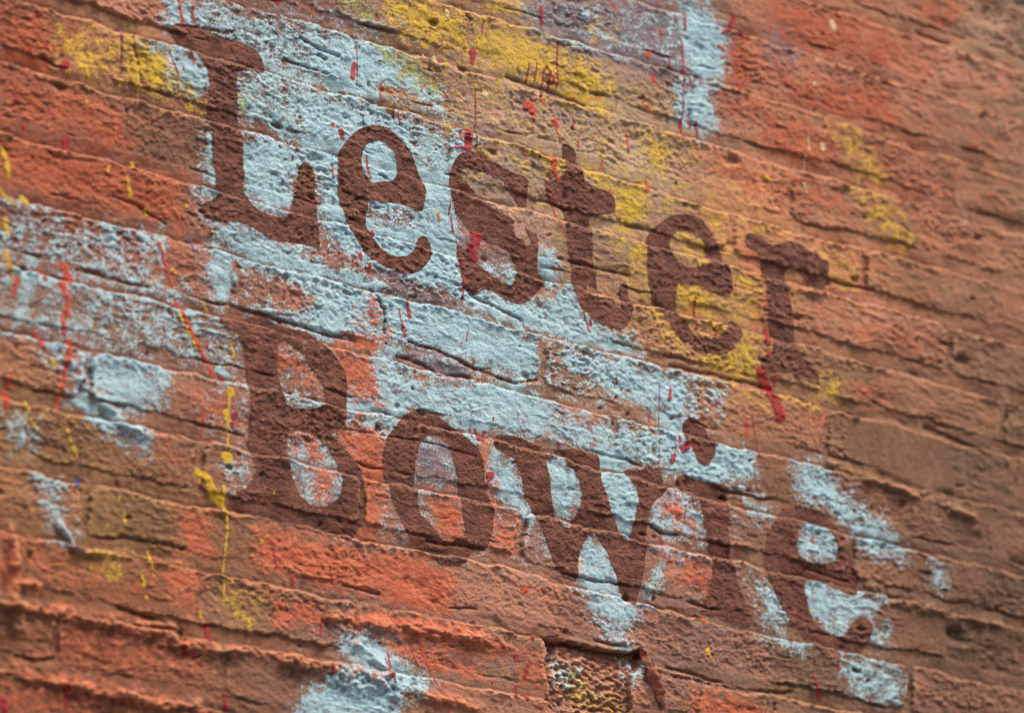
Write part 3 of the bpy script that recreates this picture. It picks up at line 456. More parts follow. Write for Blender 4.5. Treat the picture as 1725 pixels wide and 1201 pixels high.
# ------------------------------------------------------------------ normals of the face, shared by all pieces
def grads(H):
    Ha = np.gradient(H, ga, axis=0); Hb = np.gradient(H, gb, axis=1)
    return Ha-SHEAR*Hb, Hb
Hx, Hz = grads(H)
NRM = np.stack([-Hx, -np.ones_like(H), -Hz], -1); NRM /= np.linalg.norm(NRM, axis=-1, keepdims=True)
POS = np.stack([X, -H, Z+ZC], -1).reshape(-1, 3)
NRM = NRM.reshape(-1, 3)
f4 = lambda *c: np.stack([np.broadcast_to(q, X.shape) for q in c], -1).reshape(-1, 4).astype(np.float32)
ATT = {'base': f4(base[..., 0], base[..., 1], base[..., 2], 1.0), 'spray_a': f4(F['terra'], F['slate'], F['yellow'], cav*.5+.5),
       'spray_b': f4(F['blue'], F['orange'], F['lime'], F['pale']), 'drip': DRIP.reshape(-1, 4)}
ATT['spray_a'][:, 3] = np.clip(ATT['spray_a'][:, 3], 0, 1)

# ------------------------------------------------------------------ materials
def new_mat(name):
    m = bpy.data.materials.new(name); m.use_nodes = True
    nt = m.node_tree; b = nt.nodes['Principled BSDF']
    return m, nt, b
class NT:
    def __init__(s, nt): s.nt = nt
    def n(s, t, **kw):
        q = s.nt.nodes.new(t)
        for k, v in kw.items(): setattr(q, k, v)
        return q
    def link(s, a, b): s.nt.links.new(a, b)
    def val(s, sock, x):
        if hasattr(x, 'links') or isinstance(x, bpy.types.NodeSocket): s.link(x, sock)
        else: sock.default_value = x
    def math(s, op, a, b=0.0, c=0.0, clamp=False):
        q = s.n('ShaderNodeMath', operation=op, use_clamp=clamp)
        for i, x in enumerate((a, b, c)): s.val(q.inputs[i], x)
        return q.outputs[0]
    def step(s, x, lo, hi):
        q = s.n('ShaderNodeMapRange', interpolation_type='SMOOTHSTEP'); s.val(q.inputs[0], x)
        q.inputs[1].default_value = lo; q.inputs[2].default_value = hi; return q.outputs[0]
    def mix(s, f, a, b, blend='MIX'):
        q = s.n('ShaderNodeMix', data_type='RGBA', blend_type=blend)
        s.val(q.inputs[0], f); s.val(q.inputs[6], a); s.val(q.inputs[7], b); return q.outputs[2]
    def noise(s, co, scale, detail=3.0, rough=.55, dist=0.0):
        q = s.n('ShaderNodeTexNoise'); s.link(co, q.inputs['Vector']); q.inputs['Scale'].default_value = scale
        q.inputs['Detail'].default_value = detail; q.inputs['Roughness'].default_value = rough; q.inputs['Distortion'].default_value = dist
        return q.outputs[0]
    def attr(s, name):
        q = s.n('ShaderNodeAttribute', attribute_name=name); return q
    def shift(s, co, off, sc=(1, 1, 1)):
        q = s.n('ShaderNodeMapping'); s.link(co, q.inputs[0]); q.inputs['Location'].default_value = off; q.inputs['Scale'].default_value = sc; return q.outputs[0]

C4 = lambda c: tuple(float(q) for q in lin(c)*ALB)+(1.0,)
def painted_masonry():
    m, nt, b = new_mat('painted_masonry'); t = NT(nt)
    geo = t.n('ShaderNodeNewGeometry'); co = geo.outputs['Position']
    base = t.attr('base'); sa_ = t.attr('spray_a'); sb = t.attr('spray_b'); dr = t.attr('drip')
    sA = t.n('ShaderNodeSeparateColor'); t.link(sa_.outputs['Color'], sA.inputs[0])
    sB = t.n('ShaderNodeSeparateColor'); t.link(sb.outputs['Color'], sB.inputs[0])
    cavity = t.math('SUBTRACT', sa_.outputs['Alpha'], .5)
    nf = t.noise(co, 330, 3.0, .62); nm = t.noise(co, 90, 4.0, .6); nl = t.noise(co, 16, 3.0, .55)
    # body: mottled old paint
    k1 = t.step(nm, .32, .70)
    body = t.mix(t.math('MULTIPLY', k1, .55), base.outputs['Color'], t.mix(1.0, base.outputs['Color'], (.62, .60, .62, 1), 'MULTIPLY'))
    k2 = t.step(t.math('ADD', nl, t.math('MULTIPLY', t.math('SUBTRACT', nf, .5), .5)), .52, .62)
    body = t.mix(t.math('MULTIPLY', k2, .38), body, t.mix(1.0, body, (1.38, 1.28, 1.22, 1), 'MULTIPLY'))
    k3 = t.step(t.math('ADD', t.math('MULTIPLY', nf, .8), t.math('MULTIPLY', nm, .5)), .70, .78)
    body = t.mix(t.math('MULTIPLY', k3, .40), body, C4((192, 140, 118)))
    col = body; covs = []
    def layer(col, dens, c1, c2, off, amp, soft=.07, cav=.45, mist=.3):
        cs = t.shift(co, off)
        nz = t.math('ADD', t.math('MULTIPLY', t.math('SUBTRACT', t.noise(cs, 420, 4.0, .70, .25), .5), amp*1.75), t.math('MULTIPLY', t.math('SUBTRACT', t.noise(cs, 60, 3.0, .6), .5), amp*.9))
        x = t.math('ADD', t.math('ADD', dens, nz), t.math('MULTIPLY', cavity, cav))
        cov = t.math('MULTIPLY', t.step(x, .5-soft, .5+soft), t.step(dens, .02, .22))
        cov = t.math('MAXIMUM', cov, t.math('MULTIPLY', t.step(dens, .3, .95), mist))
        paint = t.mix(t.step(t.noise(cs, 60, 4.0, .6), .30, .72), c1, c2)
        covs.append(cov)
        return t.mix(cov, col, paint)
    col = layer(col, sA.outputs[0], C4((164, 76, 50)), C4((194, 106, 76)), (3, 1, 2), 1.5, .2, .40, .30)
    col = layer(col, sA.outputs[1], C4((122, 104, 118)), C4((150, 130, 142)), (7, 4, 1), 1.5, .16, .3, .35)
    col = layer(col, sA.outputs[2], C4((202, 160, 44)), C4((220, 184, 66)), (1, 8, 5), 2.3, .12, .60, .42)
    col = layer(col, sB.outputs[0], C4((158, 199, 228)), C4((184, 213, 232)), (5, 2, 9), 1.9, .09, .70, .24)
    col = layer(col, sB.outputs[2], C4((160, 172, 96)), C4((176, 188, 128)), (2, 6, 3), 1.6, .12, .4)
    col = layer(col, sB.outputs[1], C4((190, 88, 58)), C4((206, 120, 92)), (9, 3, 4), 1.7, .12, .50, .42)
    col = t.mix(t.math('MULTIPLY', sb.outputs['Alpha'], .55), col, C4((190, 160, 148)))
    # sky highlights painted into the colour of raised edges
    edge_hl = t.step(t.math('ADD', cavity, t.math('MULTIPLY', t.math('SUBTRACT', nf, .5), .9)), .20, .52)
    col = t.mix(t.math('MULTIPLY', t.math('MULTIPLY', edge_hl, .48), t.math('SUBTRACT', 1.0, covs[3])), col, C4((214, 158, 124)))
    # darker in the hollows, broken up by fine noise
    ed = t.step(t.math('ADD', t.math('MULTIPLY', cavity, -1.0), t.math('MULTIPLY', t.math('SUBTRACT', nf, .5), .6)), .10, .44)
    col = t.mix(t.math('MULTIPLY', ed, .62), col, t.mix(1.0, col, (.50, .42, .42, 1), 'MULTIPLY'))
    dripa = t.math('MULTIPLY', t.step(t.math('ADD', dr.outputs['Alpha'], t.math('MULTIPLY', t.math('SUBTRACT', nf, .5), 1.1)), .38, .66), .93)
    col = t.mix(dripa, col, dr.outputs['Color'])
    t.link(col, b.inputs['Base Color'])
    rgh = t.math('SUBTRACT', .74, t.math('MULTIPLY', dripa, .36)); t.link(rgh, b.inputs['Roughness'])
    b.inputs['Specular IOR Level'].default_value = .35
    # fine relief: grit plus the thickness of the blue and orange coats
    hgt = t.math('ADD', t.math('MULTIPLY', t.noise(t.shift(co, (0, 0, 0), (1, 1, 1.3)), 430, 4.0, .72), 1.25), t.math('MULTIPLY', t.noise(co, 170, 3.0, .6, .4), .6))
    hgt = t.math('ADD', hgt, t.math('MULTIPLY', t.math('MAXIMUM', covs[3], covs[5]), .07))
    hgt = t.math('ADD', hgt, t.math('MULTIPLY', dripa, .35))
    bp = t.n('ShaderNodeBump'); bp.inputs['Strength'].default_value = 1.0; bp.inputs['Distance'].default_value = .0021
    t.link(hgt, bp.inputs['Height']); t.link(bp.outputs[0], b.inputs['Normal'])
    return m
def letter_material():
    m, nt, b = new_mat('brown_letter_paint'); t = NT(nt)
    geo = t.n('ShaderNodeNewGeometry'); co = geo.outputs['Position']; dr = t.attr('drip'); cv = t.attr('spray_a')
    n1_ = t.noise(co, 38, 5.0, .65); n2_ = t.noise(co, 330, 3.0, .65)
    col = t.mix(t.step(n1_, .3, .7), C4((88, 46, 35)), C4((128, 76, 60)))
    col = t.mix(t.math('MULTIPLY', t.step(n2_, .60, .74), .45), col, C4((140, 98, 86)))
    ridge_sheen = t.math('MULTIPLY', t.step(t.math('ADD', cv.outputs['Alpha'], t.math('MULTIPLY', t.math('SUBTRACT', n2_, .5), .9)), .66, .98), .55)  # lighting sheen painted in as a paler colour on raised ridges
    col = t.mix(ridge_sheen, col, C4((170, 120, 102)))
    dk = t.math('SUBTRACT', 1.0, t.step(t.math('ADD', cv.outputs['Alpha'], t.math('MULTIPLY', t.math('SUBTRACT', n2_, .5), .8)), .10, .42))  # crevice shade painted into the hollows for contrast
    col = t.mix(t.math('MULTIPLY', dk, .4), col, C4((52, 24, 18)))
    dripa = t.step(dr.outputs['Alpha'], .35, .65)
    col = t.mix(t.math('MULTIPLY', dripa, .8), col, dr.outputs['Color'])
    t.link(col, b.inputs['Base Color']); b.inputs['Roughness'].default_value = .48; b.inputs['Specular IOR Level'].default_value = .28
    hgt = t.math('ADD', t.noise(co, 420, 4.0, .66), t.math('MULTIPLY', t.noise(co, 170, 3.0, .6, .5), 1.3))
    bp = t.n('ShaderNodeBump'); bp.inputs['Strength'].default_value = 1.0; bp.inputs['Distance'].default_value = .0026
    t.link(hgt, bp.inputs['Height']); t.link(bp.outputs[0], b.inputs['Normal'])
    return m
def plain(name, c1, c2, scale, rough=.85, bump=.002):
    m, nt, b = new_mat(name); t = NT(nt)
    co = t.n('ShaderNodeNewGeometry').outputs['Position']
    nz = t.noise(co, scale, 5.0, .62)
    t.link(t.mix(t.step(nz, .3, .7), tuple(c1)+(1,), tuple(c2)+(1,)), b.inputs['Base Color']); b.inputs['Roughness'].default_value = rough
    bp = t.n('ShaderNodeBump'); bp.inputs['Distance'].default_value = bump; t.link(t.noise(co, scale*6, 4.0, .6), bp.inputs['Height']); t.link(bp.outputs[0], b.inputs['Normal'])
    return m
M_WALL = painted_masonry(); M_LET = letter_material()
M_CORE = plain('brown_render', lin((140, 94, 68)), lin((168, 112, 84)), 9)
M_GROUND = plain('asphalt', (.045, .044, .043), (.07, .068, .066), 14)
M_FLAKE = plain('peeling_orange_paint', lin((190, 92, 62)), lin((150, 92, 70)), 70, .7, .001)
M_WALLF = plain('curled_paint_skin', lin((178, 96, 66)), lin((128, 78, 58)), 60, .75, .002)
M_FLAKE2 = plain('peeling_brown_paint', lin((150, 92, 70)), lin((172, 104, 80)), 70, .7, .001)

# ------------------------------------------------------------------ building the wall
def mesh_from(name, vid, quads, tris, mat, parent, extra=None, nrm=None, skirt=None):
    """a mesh out of grid vertex ids (quads) and/or explicit data"""
    me = bpy.data.meshes.new(name)
    co = extra['co']; faces = extra['faces']; k = faces.shape[1]
    me.vertices.add(len(co)); me.vertices.foreach_set('co', co.astype(np.float32).ravel())
    nf = len(faces)
    me.loops.add(nf*k); me.loops.foreach_set('vertex_index', faces.astype(np.int32).ravel())
    me.polygons.add(nf); me.polygons.foreach_set('loop_start', np.arange(0, nf*k, k, dtype=np.int32))
    me.update(calc_edges=True)
    me.polygons.foreach_set('use_smooth', np.ones(nf, bool))
    for a, v in extra['att'].items():
        at = me.attributes.new(a, 'FLOAT_COLOR', 'POINT'); at.data.foreach_set('color', np.ascontiguousarray(v, np.float32).ravel())
    me.materials.append(mat)
    me.normals_split_custom_set_from_vertices([tuple(q) for q in nrm.tolist()])
    o = bpy.data.objects.new(name, me); scene.collection.objects.link(o)
    if parent: o.parent = parent
    return o

ii, jj = np.meshgrid(np.arange(NA-1), np.arange(NB-1), indexing='ij')
q00 = (ii*NB+jj).ravel(); QUADS = np.stack([q00, q00+NB, q00+NB+1, q00+1], 1)
cb = is_brick.ravel()[QUADS].sum(1) >= 2
cid = np.where(cb, BI.ravel()[QUADS[:, 0]], -1)
mid = is_brick.ravel()[QUADS[:, 0]]
alt = BI.ravel()[QUADS[:, 2]]
cid = np.where(cb & ~mid & (is_brick.ravel()[QUADS[:, 2]]), alt, cid)

wall = bpy.data.objects.new('brick_wall', None); scene.collection.objects.link(wall)
wall.location = (0, 0, 0); wall['label'] = 'old brick wall splashed with blue, orange and yellow paint, brown lettering on it'; wall['category'] = 'wall'
wall['kind'] = 'thing'

def piece(name, faces, mat, depth=None):
    vid, inv_ = np.unique(faces, return_inverse=True); fl = inv_.reshape(faces.shape)
    co = POS[vid]; nr = NRM[vid]; at = {a: v[vid] for a, v in ATT.items()}
    if depth is not None:                                            # sides going back into the wall
        e = np.concatenate([fl[:, [0, 1]], fl[:, [1, 2]], fl[:, [2, 3]], fl[:, [3, 0]]])
        key = np.sort(e, 1); kk = key[:, 0].astype(np.int64)*len(vid)+key[:, 1]
        _, idx, cnt = np.unique(kk, return_index=True, return_counts=True)
        be = e[idx[cnt == 1]]
        n0 = len(co); bv, binv = np.unique(be, return_inverse=True); binv = binv.reshape(be.shape)
        back = co[bv].copy(); back[:, 1] = depth
        fl = np.concatenate([fl, np.stack([be[:, 1], be[:, 0], binv[:, 0]+n0, binv[:, 1]+n0], 1)])
        co = np.concatenate([co, back]); nr = np.concatenate([nr, nr[bv]]); at = {a: np.concatenate([v, v[bv]]) for a, v in at.items()}
    return mesh_from(name, None, None, None, mat, wall, {'co': co, 'faces': fl, 'att': at}, nr)

order = np.argsort(cid, kind='stable'); sc_ = cid[order]
uniq, start, cnt = np.unique(sc_, return_index=True, return_counts=True)
mort_faces = [QUADS[order[start[0]:start[0]+cnt[0]]]] if uniq[0] == -1 else []
NBRICK = 0
for u1, s1, c1 in zip(uniq, start, cnt):
    if u1 == -1: continue
    fs = QUADS[order[s1:s1+c1]]
    if c1 < 40: mort_faces.append(fs); continue
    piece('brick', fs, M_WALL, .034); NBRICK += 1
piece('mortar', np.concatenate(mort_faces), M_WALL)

def box(name, lo, hi, mat, parent=None):
    v = [(x, y, z) for x in (lo[0], hi[0]) for y in (lo[1], hi[1]) for z in (lo[2], hi[2])]
    f = [(0, 1, 3, 2), (4, 6, 7, 5), (0, 4, 5, 1), (2, 3, 7, 6), (0, 2, 6, 4), (1, 5, 7, 3)]
    me = bpy.data.meshes.new(name); me.from_pydata(v, [], f); me.materials.append(mat)
    o = bpy.data.objects.new(name, me); scene.collection.objects.link(o); o.parent = parent; return o
box('wall_core', (-7, .036, 0), (9, .40, 6.2), M_CORE, wall)

# ------------------------------------------------------------------ the painted letters: films of paint that follow the relief
def smooth_poly(p, it=2):
    p = np.asarray(p, float)
    for _ in range(it):                                              # Catmull-Rom style doubling keeps the traced points
        a, b, c, dd_ = np.roll(p, 1, 0), p, np.roll(p, -1, 0), np.roll(p, -2, 0)
        midp = (-a+9*b+9*c-dd_)/16
        q = np.empty((len(p)*2, 2)); q[0::2] = p; q[1::2] = midp; p = q
    return p
LETTERS = [
 ('capital letter L', (270, 20, 2.86), [(40,78),(75,60),(120,58),(185,72),(240,100),(300,132),(370,142),(430,165),(478,205),(497,255),(497,295),(440,288),(378,287),(366,310),(368,400),(374,500),(385,580),(398,680),(403,780),(407,868),(425,890),(440,930),(490,965),(545,985),(598,992),(625,955),(645,900),(660,840),(668,775),(680,735),(702,722),(725,738),(742,775),(750,840),(755,930),(760,1020),(768,1130),(715,1125),(650,1110),(590,1108),(520,1085),(450,1040),(380,1018),(310,1010),(250,1005),(215,990),(190,950),(210,920),(260,900),(272,870),(268,800),(258,740),(248,640),(240,560),(228,470),(230,330),(215,270),(180,220),(140,185),(100,165),(65,120)], []),
 ('letter e after the capital L', (550, 180, 3.9), [(120,240),(160,190),(220,145),(290,122),(350,125),(410,148),(460,190),(500,232),(545,290),(580,370),(610,440),(642,510),(644,590),(630,680),(590,682),(550,660),(490,640),(420,630),(350,625),(285,615),(270,690),(262,770),(285,820),(320,880),(370,935),(430,975),(490,985),(540,968),(575,930),(605,870),(635,846),(670,865),(690,910),(695,965),(665,1020),(620,1070),(570,1095),(510,1095),(430,1070),(350,1030),(280,985),(235,930),(190,860),(150,800),(125,720),(100,650),(82,590),(78,500),(76,400),(80,320),(100,270)],
  [[(262,250),(300,228),(345,224),(390,245),(425,285),(450,325),(463,380),(465,440),(440,480),(380,490),(310,497),(275,465),(250,420),(232,370),(235,310),(245,275)]]),
 ('letter s in the upper word', (730, 220, 3.9), [(150,175),(200,145),(260,138),(330,155),(390,205),(440,235),(520,280),(600,310),(618,345),(616,440),(615,520),(565,490),(520,430),(450,365),(380,330),(310,300),(245,270),(215,300),(228,345),(300,430),(390,520),(470,560),(540,600),(620,650),(680,695),(685,800),(690,930),(740,985),(700,1045),(650,1100),(590,1140),(530,1135),(450,1090),(400,1050),(350,1040),(290,1058),(200,1035),(185,930),(165,840),(157,748),(190,770),(235,825),(285,865),(340,915),(410,970),(480,1015),(520,1005),(548,950),(545,905),(520,850),(490,800),(430,762),(370,745),(310,715),(240,665),(190,610),(145,545),(112,450),(106,350),(120,250)], []),
 ('letter t in the upper word', (880, 230, 3.53), [(240,45),(290,60),(318,90),(325,150),(345,170),(355,250),(400,290),(450,310),(520,340),(548,390),(545,450),(490,465),(430,470),(405,480),(410,560),(415,650),(420,770),(440,800),(445,900),(465,950),(510,985),(560,990),(580,945),(580,890),(610,870),(630,900),(630,950),(655,1010),(630,1110),(590,1145),(530,1140),(450,1110),(390,1060),(345,990),(310,920),(293,870),(292,790),(275,700),(258,600),(250,520),(245,430),(180,400),(140,340),(130,275),(180,262),(225,240),(245,210),(245,130)], []),
 ('letter e with yellow paint in its openings', (1070, 340, 3.9), [(75,260),(90,210),(130,160),(190,120),(250,90),(320,85),(390,98),(440,130),(490,190),(530,270),(570,340),(590,400),(620,450),(635,560),(620,610),(580,628),(530,610),(480,575),(420,555),(350,545),(285,540),(270,620),(285,740),(320,770),(350,830),(400,885),(460,895),(530,890),(580,850),(610,800),(640,785),(670,800),(705,860),(690,900),(650,945),(600,995),(530,1010),(440,985),(370,940),(310,910),(260,870),(215,790),(165,720),(120,650),(95,570),(80,480),(78,370)],
  [[(245,215),(300,195),(360,192),(410,220),(440,260),(460,320),(470,370),(480,405),(430,425),(370,430),(310,410),(270,375),(240,330),(230,270)]]),
 ('letter r that ends the upper word', (1220, 370, 4.29), [(150,110),(200,103),(250,130),(300,165),(350,188),(420,168),(500,160),(570,190),(620,240),(680,285),(735,295),(752,340),(745,430),(735,500),(710,525),(650,505),(600,455),(560,400),(520,360),(490,342),(455,380),(450,450),(465,540),(480,640),(500,760),(518,860),(525,920),(560,980),(620,1050),(680,1130),(675,1165),(610,1155),(540,1130),(450,1105),(380,1105),(300,1110),(265,1050),(275,985),(330,960),(350,900),(335,820),(315,730),(310,640),(300,540),(285,430),(268,370),(262,290),(220,240),(180,220),(148,180)], []),
 ('capital letter B', (350, 510, 2.86), [(40,50),(80,60),(140,80),(200,72),(260,60),(320,95),(400,125),(480,140),(545,190),(600,240),(650,310),(670,380),(670,500),(660,580),(620,625),(600,635),(650,690),(700,750),(745,820),(762,920),(760,1020),(730,1090),(690,1135),(610,1130),(540,1105),(450,1090),(380,1070),(280,1050),(220,1030),(150,1000),(100,970),(125,920),(180,890),(220,830),(225,780),(205,720),(190,680),(200,620),(205,500),(195,420),(180,300),(165,200),(120,140),(75,110)],
  [[(345,190),(385,190),(420,225),(460,255),(500,310),(540,370),(562,430),(560,490),(500,510),(420,505),(380,490),(365,430),(345,370),(335,290),(335,230)], [(395,620),(450,618),(510,640),(560,675),(600,730),(630,800),(640,860),(630,930),(590,970),(520,980),(460,950),(430,900),(400,830),(382,740),(380,670)]]),
 ('letter o with orange and grey paint inside it', (630, 680, 3.9), [(60,330),(90,220),(140,150),(190,85),(240,55),(290,45),(360,55),(430,85),(500,140),(560,190),(620,240),(680,310),(715,380),(725,470),(735,570),(765,620),(785,700),(780,800),(765,890),(730,940),(640,980),(600,1040),(540,1065),(440,1050),(370,990),(290,930),(230,870),(190,800),(150,710),(110,620),(90,530),(65,430)],
  [[(300,265),(350,215),(390,205),(440,240),(490,290),(515,360),(535,450),(550,530),(565,620),(580,720),(590,800),(590,850),(540,890),(470,900),(420,860),(380,800),(320,740),(290,670),(280,580),(268,480),(275,380),(290,310)]]),
 ('letter w in the lower word', (810, 710, 3.43), [(75,95),(110,78),(170,80),(240,95),(310,130),(380,150),(470,165),(530,155),(610,180),(670,190),(695,240),(690,310),(700,370),(730,450),(755,530),(790,600),(805,660),(850,690),(870,640),(885,570),(900,450),(895,410),(870,360),(840,320),(838,280),(900,280),(980,265),(1040,290),(1055,350),(1060,405),(1020,440),(985,480),(970,540),(960,620),(955,700),(945,790),(930,890),(915,990),(890,1060),(850,1030),(810,980),(780,900),(750,820),(720,750),(680,690),(640,640),(600,680),(575,740),(560,820),(555,915),(500,905),(450,870),(420,810),(390,740),(360,660),(320,580),(285,490),(250,430),(235,350),(220,280),(185,220),(130,185),(80,155),(65,130)],
  [[(370,215),(430,230),(480,245),(520,270),(545,310),(565,370),(578,430),(570,490),(540,560),(510,610),(475,610),(445,560),(420,500),(405,430),(395,350),(380,280)]]),
 ('letter i in the lower word', (1100, 690, 3.245), [(130,370),(180,360),(240,385),(300,400),(380,408),(408,440),(405,510),(412,580),(410,680),(425,760),(440,850),(460,930),(490,1010),(520,1090),(545,1150),(525,1190),(440,1170),(350,1140),(270,1110),(300,1010),(315,930),(318,840),(305,740),(285,650),(265,570),(240,500),(190,470),(145,440)], []),
 ('dot over the letter i', (1100, 690, 3.245), [(170,70),(200,42),(240,48),(280,85),(305,140),(335,190),(330,250),(310,290),(270,308),(240,285),(220,230),(195,180),(172,130)], []),
 ('letter e that ends the lower word', (1270, 840, 4.29), [(75,340),(90,260),(130,180),(200,90),(240,60),(320,65),(420,75),(500,100),(570,160),(630,240),(680,330),(720,420),(745,520),(755,600),(740,680),(690,690),(630,665),(560,635),(480,610),(370,595),(360,650),(385,760),(430,870),(490,940),(570,995),(640,985),(690,920),(740,860),(780,850),(830,880),(850,940),(830,1030),(790,1090),(700,1110),(600,1095),(500,1110),(440,1080),(380,1020),(320,960),(260,880),(200,780),(160,700),(120,600),(80,500),(70,420)],
  [[(320,200),(370,175),(430,172),(490,190),(530,230),(570,290),(590,350),(590,420),(570,450),(500,470),(420,465),(350,430),(315,390),(300,310)]]),
]
edge_n = .0009*fbm(X/.008, Z/.008, 131, 3)
FADE = {'letter s in the upper word': [[(770, 275), (845, 300), (850, 330), (800, 315), (775, 300)], [(855, 370), (885, 380), (895, 420), (870, 400)]],
        'letter t in the upper word': [[(985, 480), (1040, 500), (1045, 520), (1000, 505)]], 'letter w in the lower word': [[(912, 758), (945, 762), (955, 785), (925, 780)]],
        'letter i in the lower word': [], 'letter e that ends the lower word': []}
def letter(label, org, outer, holes):
    tr = lambda p: wall_xz(np.asarray(p, float)/org[2]+np.array(org[:2]))
    out = smooth_poly(tr(outer)); sl = window(out, .006)
    px, pz = X[sl], Z[sl]
    dd_, ins_ = seg_dist(px, pz, out); sd_ = np.where(ins_, dd_, -dd_)
    for h in holes:
        hp = smooth_poly(tr(h)); d2, i2 = seg_dist(px, pz, hp); sd_ = np.minimum(sd_, np.where(i2, -d2, d2))
    sd_ = sd_+edge_n[sl]
    # spots the paint never reached
    miss = np.clip(.0030-.0028*np.clip(-cav[sl]-.78, 0, None)*60*sst(.1, .5, n3[sl]), -.003, .003)
    sd_ = np.minimum(sd_, np.where(miss < 0, miss, 9))
    for fp in FADE.get(label, []):
        d3, i3 = seg_dist(wx2[sl], wz2[sl], wall_xz(fp)); w3 = sst(-.006, .006, np.where(i3, d3, -d3))
        sd_ = np.minimum(sd_, .004*(1-1.9*w3)+.004*(n3[sl]+.4*n4[sl])+(w3 < .02)*9)
    ni, nj = sd_.shape; sdv = sd_.ravel()
    idx = (np.arange(NA)[sl[0]][:, None]*NB+np.arange(NB)[sl[1]][None]).ravel()
    a, b_ = np.meshgrid(np.arange(ni-1), np.arange(nj-1), indexing='ij'); q = (a*nj+b_).ravel()
    tri = np.concatenate([np.stack([q, q+nj, q+nj+1], 1), np.stack([q, q+nj+1, q+1], 1)])
    ins3 = sdv[tri] > 0; c = ins3.sum(1)
    dat = np.concatenate([POS[idx]+NRM[idx]*.00035, NRM[idx], ATT['drip'][idx], ATT['spray_a'][idx]], 1)
    full = tri[c == 3]
    extra, exf, n0 = [], [], len(dat)
    def cut(p, q_):                                                   # points where the paint's edge crosses a side
        t = sdv[p]/(sdv[p]-sdv[q_]); return dat[p]*(1-t)[:, None]+dat[q_]*t[:, None]
    off = n0; faces = [full]
    for cc in (1, 2):
        T = tri[c == cc]; I = ins3[c == cc]
        odd = np.argmax(I if cc == 1 else ~I, 1); r = np.arange(len(T))
        p0, p1, p2 = T[r, odd], T[r, (odd+1) % 3], T[r, (odd+2) % 3]
        e1 = cut(p0, p1) if cc == 1 else cut(p1, p0); e2 = cut(p0, p2) if cc == 1 else cut(p2, p0)
        i1 = off+np.arange(len(T)); i2 = i1+len(T); off += 2*len(T); extra += [e1, e2]
        if cc == 1: faces.append(np.stack([p0, i1, i2], 1))
        else: faces += [np.stack([p1, p2, i1], 1), np.stack([p2, i2, i1], 1)]
    dat = np.concatenate([dat]+extra); fc = np.concatenate(faces)
    vid, inv_ = np.unique(fc, return_inverse=True); dat = dat[vid]; fc = inv_.reshape(-1, 3)
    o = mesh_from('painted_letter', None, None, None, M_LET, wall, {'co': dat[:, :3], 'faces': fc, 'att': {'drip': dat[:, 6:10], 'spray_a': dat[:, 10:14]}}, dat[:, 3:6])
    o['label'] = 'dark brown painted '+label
for L in LETTERS: letter(*L)

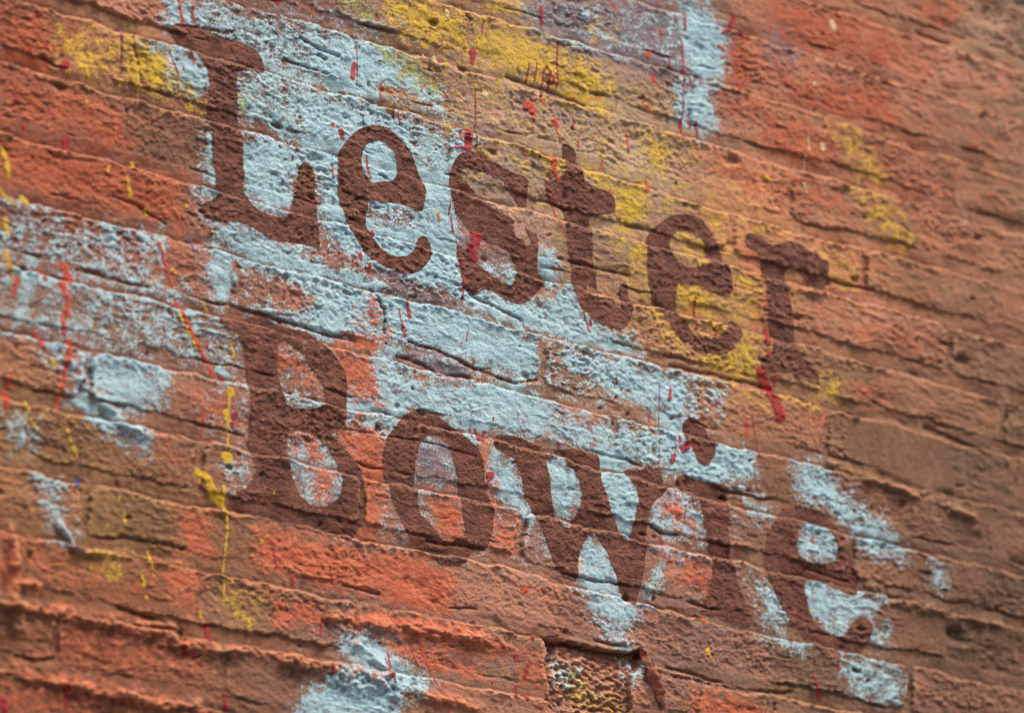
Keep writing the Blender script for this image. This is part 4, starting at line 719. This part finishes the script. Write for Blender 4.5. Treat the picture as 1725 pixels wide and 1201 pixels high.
# ------------------------------------------------------------------ curled flakes of paint
def flake(pts, lift, curl, mat, seed, label=None):
    """a torn, curled sheet: left edge and right edge given in photograph pixels from top to bottom"""
    rf = random.Random(seed); L, R = wall_xz([p[0] for p in pts]), wall_xz([p[1] for p in pts]); n0 = len(pts); n = n0*4-3; m_ = 8
    ti = np.linspace(0, n0-1, n); L = np.stack([np.interp(ti, range(n0), L[:, c]) for c in (0, 1)], 1); R = np.stack([np.interp(ti, range(n0), R[:, c]) for c in (0, 1)], 1)
    lift = np.interp(ti, range(n0), lift)*np.array([rf.uniform(.75, 1.2) for _ in range(n)])
    v, f = [], []
    for side in (0, 1):
        for i in range(n):
            for j in range(m_+1):
                t = j/m_; x = L[i, 0]*(1-t)+R[i, 0]*t; z = L[i, 1]*(1-t)+R[i, 1]*t
                h = lift[i]*(.35+.65*t**1.3)+curl*math.sin(t*2.6)*lift[i]+rf.uniform(-.0004, .0004)*(1-side)
                ai = np.clip(np.searchsorted(ga, x), 0, NA-1); bi = np.clip(np.searchsorted(gb, z-SHEAR*x), 0, NB-1)
                v.append((x+rf.uniform(-.0022, .0022)*(j in (0, m_)), -max(H[ai, bi], -.004)-.0012-h+side*.0011, z+ZC))
    S = n*(m_+1)
    for i in range(n-1):
        for j in range(m_):
            a = i*(m_+1)+j; b_ = a+1; c = a+m_+2; d_ = a+m_+1
            f += [(a, d_, c, b_), (a+S, b_+S, c+S, d_+S)]
    for i in range(n-1):
        for j in (0, m_):
            a = i*(m_+1)+j; b_ = a+m_+1; f.append((a, b_, b_+S, a+S) if j else (a, a+S, b_+S, b_))
    for i in (0, n-1):
        for j in range(m_):
            a = i*(m_+1)+j; f.append((a, a+1, a+1+S, a+S) if i == 0 else (a, a+S, a+1+S, a+1))
    me = bpy.data.meshes.new('paint_flake'); me.from_pydata(v, [], f); me.materials.append(mat); me.update()
    for p in me.polygons: p.use_smooth = True
    o = bpy.data.objects.new('paint_flake', me); scene.collection.objects.link(o); o.parent = wall
    if label: o['label'] = label
flake([((1078, 1090), (1084, 1092)), ((1080, 1105), (1092, 1106)), ((1083, 1120), (1098, 1122)), ((1086, 1138), (1104, 1140)), ((1094, 1155), (1112, 1158)), ((1103, 1172), (1116, 1174)), ((1112, 1190), (1118, 1190))],
      [.001, .003, .006, .0075, .006, .003, .001], .35, M_WALLF, 1, 'long curled orange and brown paint flake beside the hollow')
flake([((918, 1070), (934, 1068)), ((922, 1074), (946, 1073)), ((926, 1079), (950, 1080))], [.004, .004, .002], .3, M_FLAKE2, 2)

# ------------------------------------------------------------------ ground in front of the wall
me = bpy.data.meshes.new('ground'); me.from_pydata([(-150, -150, 0), (150, -150, 0), (150, 150, 0), (-150, 150, 0)], [], [(0, 1, 2, 3)]); me.materials.append(M_GROUND)
g = bpy.data.objects.new('ground', me); scene.collection.objects.link(g); g['kind'] = 'structure'
print('bricks', NBRICK, 'grid', NA, NB, 'tris', sum(len(o.data.polygons)*(1 if 'letter' in o.name else 2) for o in scene.objects if o.type == 'MESH'))
